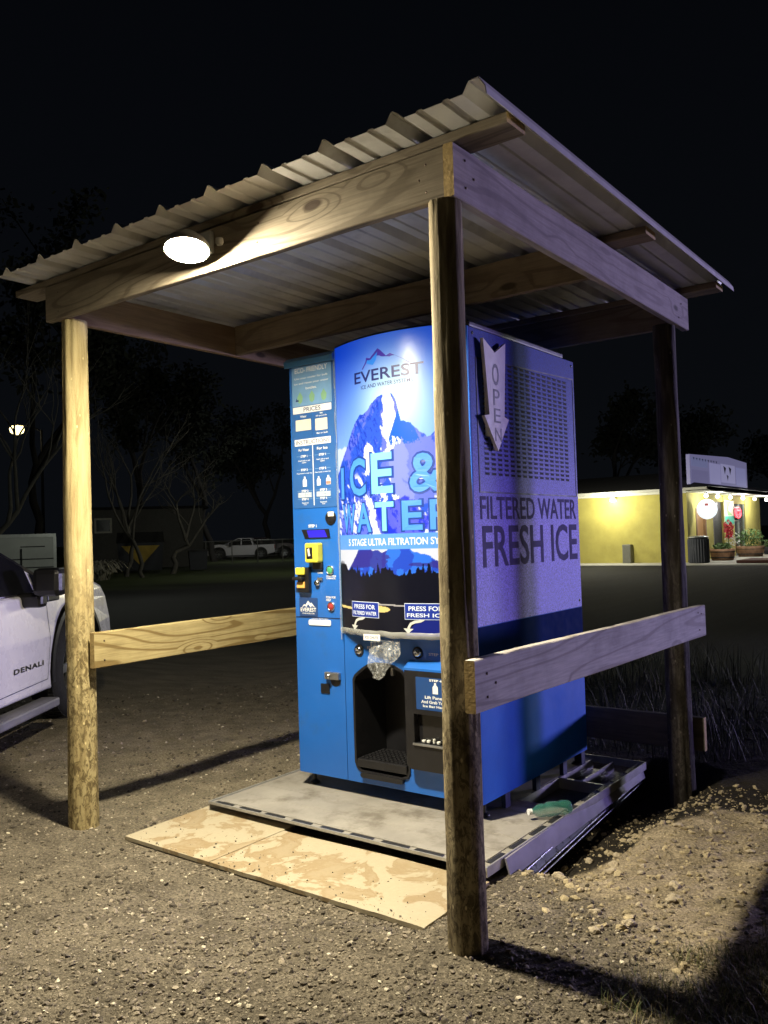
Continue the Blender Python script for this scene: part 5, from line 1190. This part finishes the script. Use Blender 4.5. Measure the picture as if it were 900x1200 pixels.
# house
HS = thing('distant_house', 'dim grey house with small window among the bare trees', 'house', (-43, 31.5, 0))
hx, hy = -43., 32.; hd_ = Vector((.593, .805, 0)); hn = Vector((.805, -.593, 0))
def hp(u, v, d): p_ = Vector((hx, hy, 0))+hd_*u+hn*d; return (p_.x, p_.y, v)
q = MB(); q.prism([(-3, 0), (4.2, 0), (4.2, 3.6), (-3, 3.6)], hp, -6, 0); q.build('wall', M('house_grey', (.09, .09, .085), .8), HS)
q = MB(); q.prism([(-3.4, 3.6), (4.6, 3.6), (4.4, 3.75), (-3.2, 3.75)], hp, -6.3, .35); q.build('roof', m_dkroof, HS)
wq = sheet([(-2.2, 2.2), (-1.2, 2.2), (-1.2, 3.1), (-2.2, 3.1)], [[(-2.1, 2.3), (-1.3, 2.3), (-1.3, 3.0), (-2.1, 3.0)]], hp, .01, .06, m_fascia, HS, 'window'); q = MB(); q.prism([(-2.1, 2.3), (-1.3, 2.3), (-1.3, 3.0), (-2.1, 3.0)], hp, .012, .02); q.build('pane', m_glass, wq)
# dumpster with a yellow wedge on its front, and a bin
DX = thing('dumpster', 'dark dumpster with a yellow triangle pointing down on its front', 'dumpster', (-36.2, 27.4, 0))
dx_, dy_ = -36.2, 27.4
def dpn(u, v, d): p_ = Vector((dx_, dy_, 0))+hd_*u+hn*d; return (p_.x, p_.y, v)
q = MB(); q.prism([(-1.05, .12), (1.05, .12), (1.15, 1.55), (-1.15, 1.55)], dpn, -1.6, 0); q.build('bin_body', m_bin, DX)
q = MB(); q.prism([(-1.2, 1.55), (1.2, 1.55), (1.15, 2.1), (-1.15, 2.1)], dpn, -1.6, -.05); q.build('lid', m_black_m, DX)
poly([(-.95, 1.40), (.95, 1.40), (0, .35)], dpn, .02, M('dull_yellow', (.40, .28, .05), .7), DX, 'yellow_wedge')
TB = thing('wheelie_bin', 'small dark bin right of the dumpster', 'bin', (-33.9, 29.0, 0)); dx_, dy_ = -34.3, 29.6
q = MB(); q.prism([(-.42, .05), (.42, .05), (.48, 1.0), (-.48, 1.0)], dpn, -.8, 0); q.build('bin_body', m_bin, TB); q = MB(); q.prism([(-.52, 1.0), (.52, 1.0), (.48, 1.1), (-.48, 1.1)], dpn, -.85, .05); q.build('lid', m_black, TB)
# chain link fence
FN = thing('chain_fence', 'low chain link fence with thin posts running behind the parked vehicles', 'fence', (-42, 38, 0))
m_fence = M('fence_wire', (.30, .30, .28), .5, .5)
fa, fb = Vector((-47, 30, 0)), Vector((-37, 46, 0))
for k in range(12):
    p_ = fa.lerp(fb, k/11); q = MB(); q.tube([p_, p_+Vector((0, 0, 1.55))], .035, 8); q.build('post', m_fence, FN)
q = MB(); q.tube([fa+Vector((0, 0, 1.5)), fb+Vector((0, 0, 1.5))], .025, 6); q.build('top_rail', m_fence, FN)
q = MB(); L_ = (fb-fa).length; t_ = (fb-fa).normalized()
for k in range(int(L_/.16)):
    a = fa+t_*(k*.16)
    for s_ in (1, -1):
        b2 = a+t_*1.5*s_+Vector((0, 0, 1.5)); q.add([a+Vector((0, 0, .02)), a+t_*.008+Vector((0, 0, .02)), b2+t_*.008, b2], [(0, 1, 2, 3)])
q.build('mesh', m_fence, FN, kind='stuff')
# bare and leafy trees
m_dbark = M('dark_bark', (.022, .02, .018), .9); m_bark = M('pale_bark', (.085, .08, .07), .9, 0, .25, 6, .5, 20); m_dleaf = M('dark_leaf', (.012, .016, .009), .9, 0, .4, 1.5)
def tree(name, label, cat, x, y, h_, seed, leaves=0, rad=.12, spread=.5, depth=5, group=None, crown=(3., 3.5), mat=None):
    m_bark = bpy.data.materials['dark_bark' if leaves else 'pale_bark']
    T = thing(name, label, cat, (x, y, 0), 0, group); r_ = random.Random(seed); br = MB(); tips = []; trunk = None
    def grow(p, d, L, r, lev):
        pts = [p]; n_ = 5
        for i in range(n_):
            d = (d+Vector((r_.gauss(0, .13), r_.gauss(0, .13), r_.gauss(0, .06)+.03))).normalized(); p = p+d*L/n_; pts.append(p)
        rads = [r*(1-.45*i/n_) for i in range(n_+1)]
        br.tube(pts, rads, 7 if lev < 2 else (5 if lev < 3 else 4), caps=False)
        tips.extend(pts[3:])
        if lev < depth:
            for k in range(r_.choice((2, 3, 3)) if lev else 4):
                q = pts[r_.choice((2, 3, 4, 5, 5))]; a = r_.uniform(0, 6.28); dd = (d+Vector((math.cos(a), math.sin(a), r_.uniform(-.2, .4)))*spread*r_.uniform(.7, 1.5)).normalized()
                grow(q, dd, L*r_.uniform(.55, .8), r*.5, lev+1)
    lean = Vector((r_.gauss(0, .12), r_.gauss(0, .12), 1)).normalized()
    t0 = Vector((x, y, -.1)); pts = [t0+lean*h_*.35*i/6+Vector((r_.gauss(0, .05), r_.gauss(0, .05), 0))*i for i in range(7)]
    tm = MB(); tm.tube(pts, [rad*(1.15-.35*i/6) for i in range(7)], 10); tm.build('trunk', m_bark, T)
    for k in range(3):
        a = r_.uniform(0, 6.28); grow(pts[-1 if k else -2], (lean+Vector((math.cos(a), math.sin(a), .2))*spread*.8).normalized(), h_*.36, rad*.7, 1)
    br.build('branches', m_bark, T)
    if leaves:
        mb = MB(); cl = [tips[r_.randrange(len(tips))] for _ in range(max(12, leaves//60))]
        for k in range(leaves):
            c_ = r_.choice(cl)+Vector((r_.gauss(0, .5), r_.gauss(0, .5), r_.gauss(0, .4)))
            a = Vector((r_.gauss(0, 1), r_.gauss(0, 1), r_.gauss(0, 1))).normalized(); b2 = a.orthogonal().normalized(); s2 = r_.uniform(.10, .26)
            mb.add([c_-a*s2, c_+b2*s2*.5, c_+a*s2, c_-b2*s2*.5], [(0, 1, 2, 3)])
        mb.build('crown', m_dleaf, T, kind='stuff')
    return T
tree('bare_tree', 'thin bare tree with curved trunk right of the mottled pole', 'tree', *at((-.806, .590), 41), 7.0, 3, 0, .10, .45, 4)
tree('bare_tree', 'bare pale tree with forked trunks behind the yellow wedge dumpster', 'tree', *at((-.795, .605), 39), 6.2, 5, 0, .09, .35, 4)
tree('bare_tree', 'wide bare shrub like tree with many pale branches right of the dumpster', 'tree', *at((-.776, .630), 42), 5.2, 8, 0, .12, .8, 5)
tree('bare_tree', 'bare tree standing above the box trailer at the left edge', 'tree', *at((-.875, .485), 33), 8.5, 12, 0, .11, .5, 4)
for i, (az, d_, h_, lv, lb) in enumerate((((-.90, .43), 40, 15, 4200, 'tall dark tree filling the left edge of the sky'), ((-.86, .51), 48, 17, 4600, 'tall dark leafy tree left of the mottled pole'), ((-.80, .60), 60, 15, 4000, 'dark leafy tree behind the distant grey house'),
        ((-.745, .667), 64, 13, 3600, 'dark leafy tree behind the bare shrub'), ((-.70, .714), 72, 13, 3400, 'dark leafy tree behind the far pickups'), ((-.355, .935), 58, 9.5, 3000, 'dark tree behind the yellow shop, left of the back pole'), ((-.29, .957), 62, 9, 2600, 'dark tree rising behind the yellow shop roof'), ((-.20, .98), 66, 8.5, 2600, 'dark tree behind the lavender sign board at the right edge'))):
    tree('leafy_tree', lb, 'tree', *at(az, d_), h_, 30+i, lv, .22, .55, 3)
# pale ornamental grass clump and street lamp
gx_, gy_ = at((-.824, .567), 38)
r_ = random.Random(4); mb = MB()
for k in range(260):
    a = r_.uniform(0, 6.28); L = r_.uniform(.7, 1.5); q0 = Vector((gx_+r_.gauss(0, .15), gy_+r_.gauss(0, .15), 0)); dr_ = Vector((math.cos(a), math.sin(a), 0)); pts = [q0+dr_*L*.75*s_+Vector((0, 0, L*(1.9*s_-1.55*s_*s_))) for s_ in (0, .3, .6, .85, 1.)]
    w_ = Vector((-dr_.y, dr_.x, 0))*.02; mb.add([p_-w_ for p_ in pts]+[p_+w_ for p_ in pts], [(i, i+1, 6+i, 5+i) for i in range(4)])
GC = mb.build('ornamental_grass', M('dry_grass', (.36, .34, .28), .8)); setp(GC, 'pale arching clump of dry grass between pole and dumpster', 'plant', kind='stuff')
sx_, sy_ = at((-.9421, .5404), 60)
SL = thing('street_lamp', 'far street lamp glowing yellowish in the dark trees at the left', 'street lamp', (sx_+.9, sy_+1.2, 0))
q = MB(); q.tube([(sx_+.9, sy_+1.2, 0), (sx_+.9, sy_+1.2, 9.2)], [.12, .07], 10); q.build('pole', m_black_m, SL)
q = MB(); q.tube([(sx_+.9, sy_+1.2, 9.1), (sx_+.5, sy_+.7, 9.45), (sx_+.1, sy_+.1, 9.5)], .04, 8); q.build('arm', m_black_m, SL)
q = MB(); q.lathe([(0, .16), (.22, .12), (.30, .02), (.28, 0)], (sx_, sy_, 9.42), 'z', 20); q.build('lamp_head', m_silver, SL)
q = MB(); q.lathe([(.38, .0), (.46, -.16), (.40, -.40), (.2, -.52), (0, -.56)], (sx_, sy_, 9.42), 'z', 20); q.build('lamp_glass', EM('sodium_glow', (1., .80, .36), 5.), SL)
lamp('street_lamp_light', (sx_, sy_, 9.0), 500, (1., .84, .5), .2)
lamp('pickup_fill_light', (-43., 43., 4.5), 220, (.95, .95, .9), .25)  # unseen fill light put in to lift the far pickups
lamp('trailer_fill_light', (-18.5, 13.5, 3.6), 230, (.95, 1., .85), .25)  # added light without a fixture, brightens the box trailer
lamp('lawn_fill_light', (-26., 27., 5.), 150, (.95, .95, .8), .3)  # extra fill over the background lawn, no fixture belongs to it
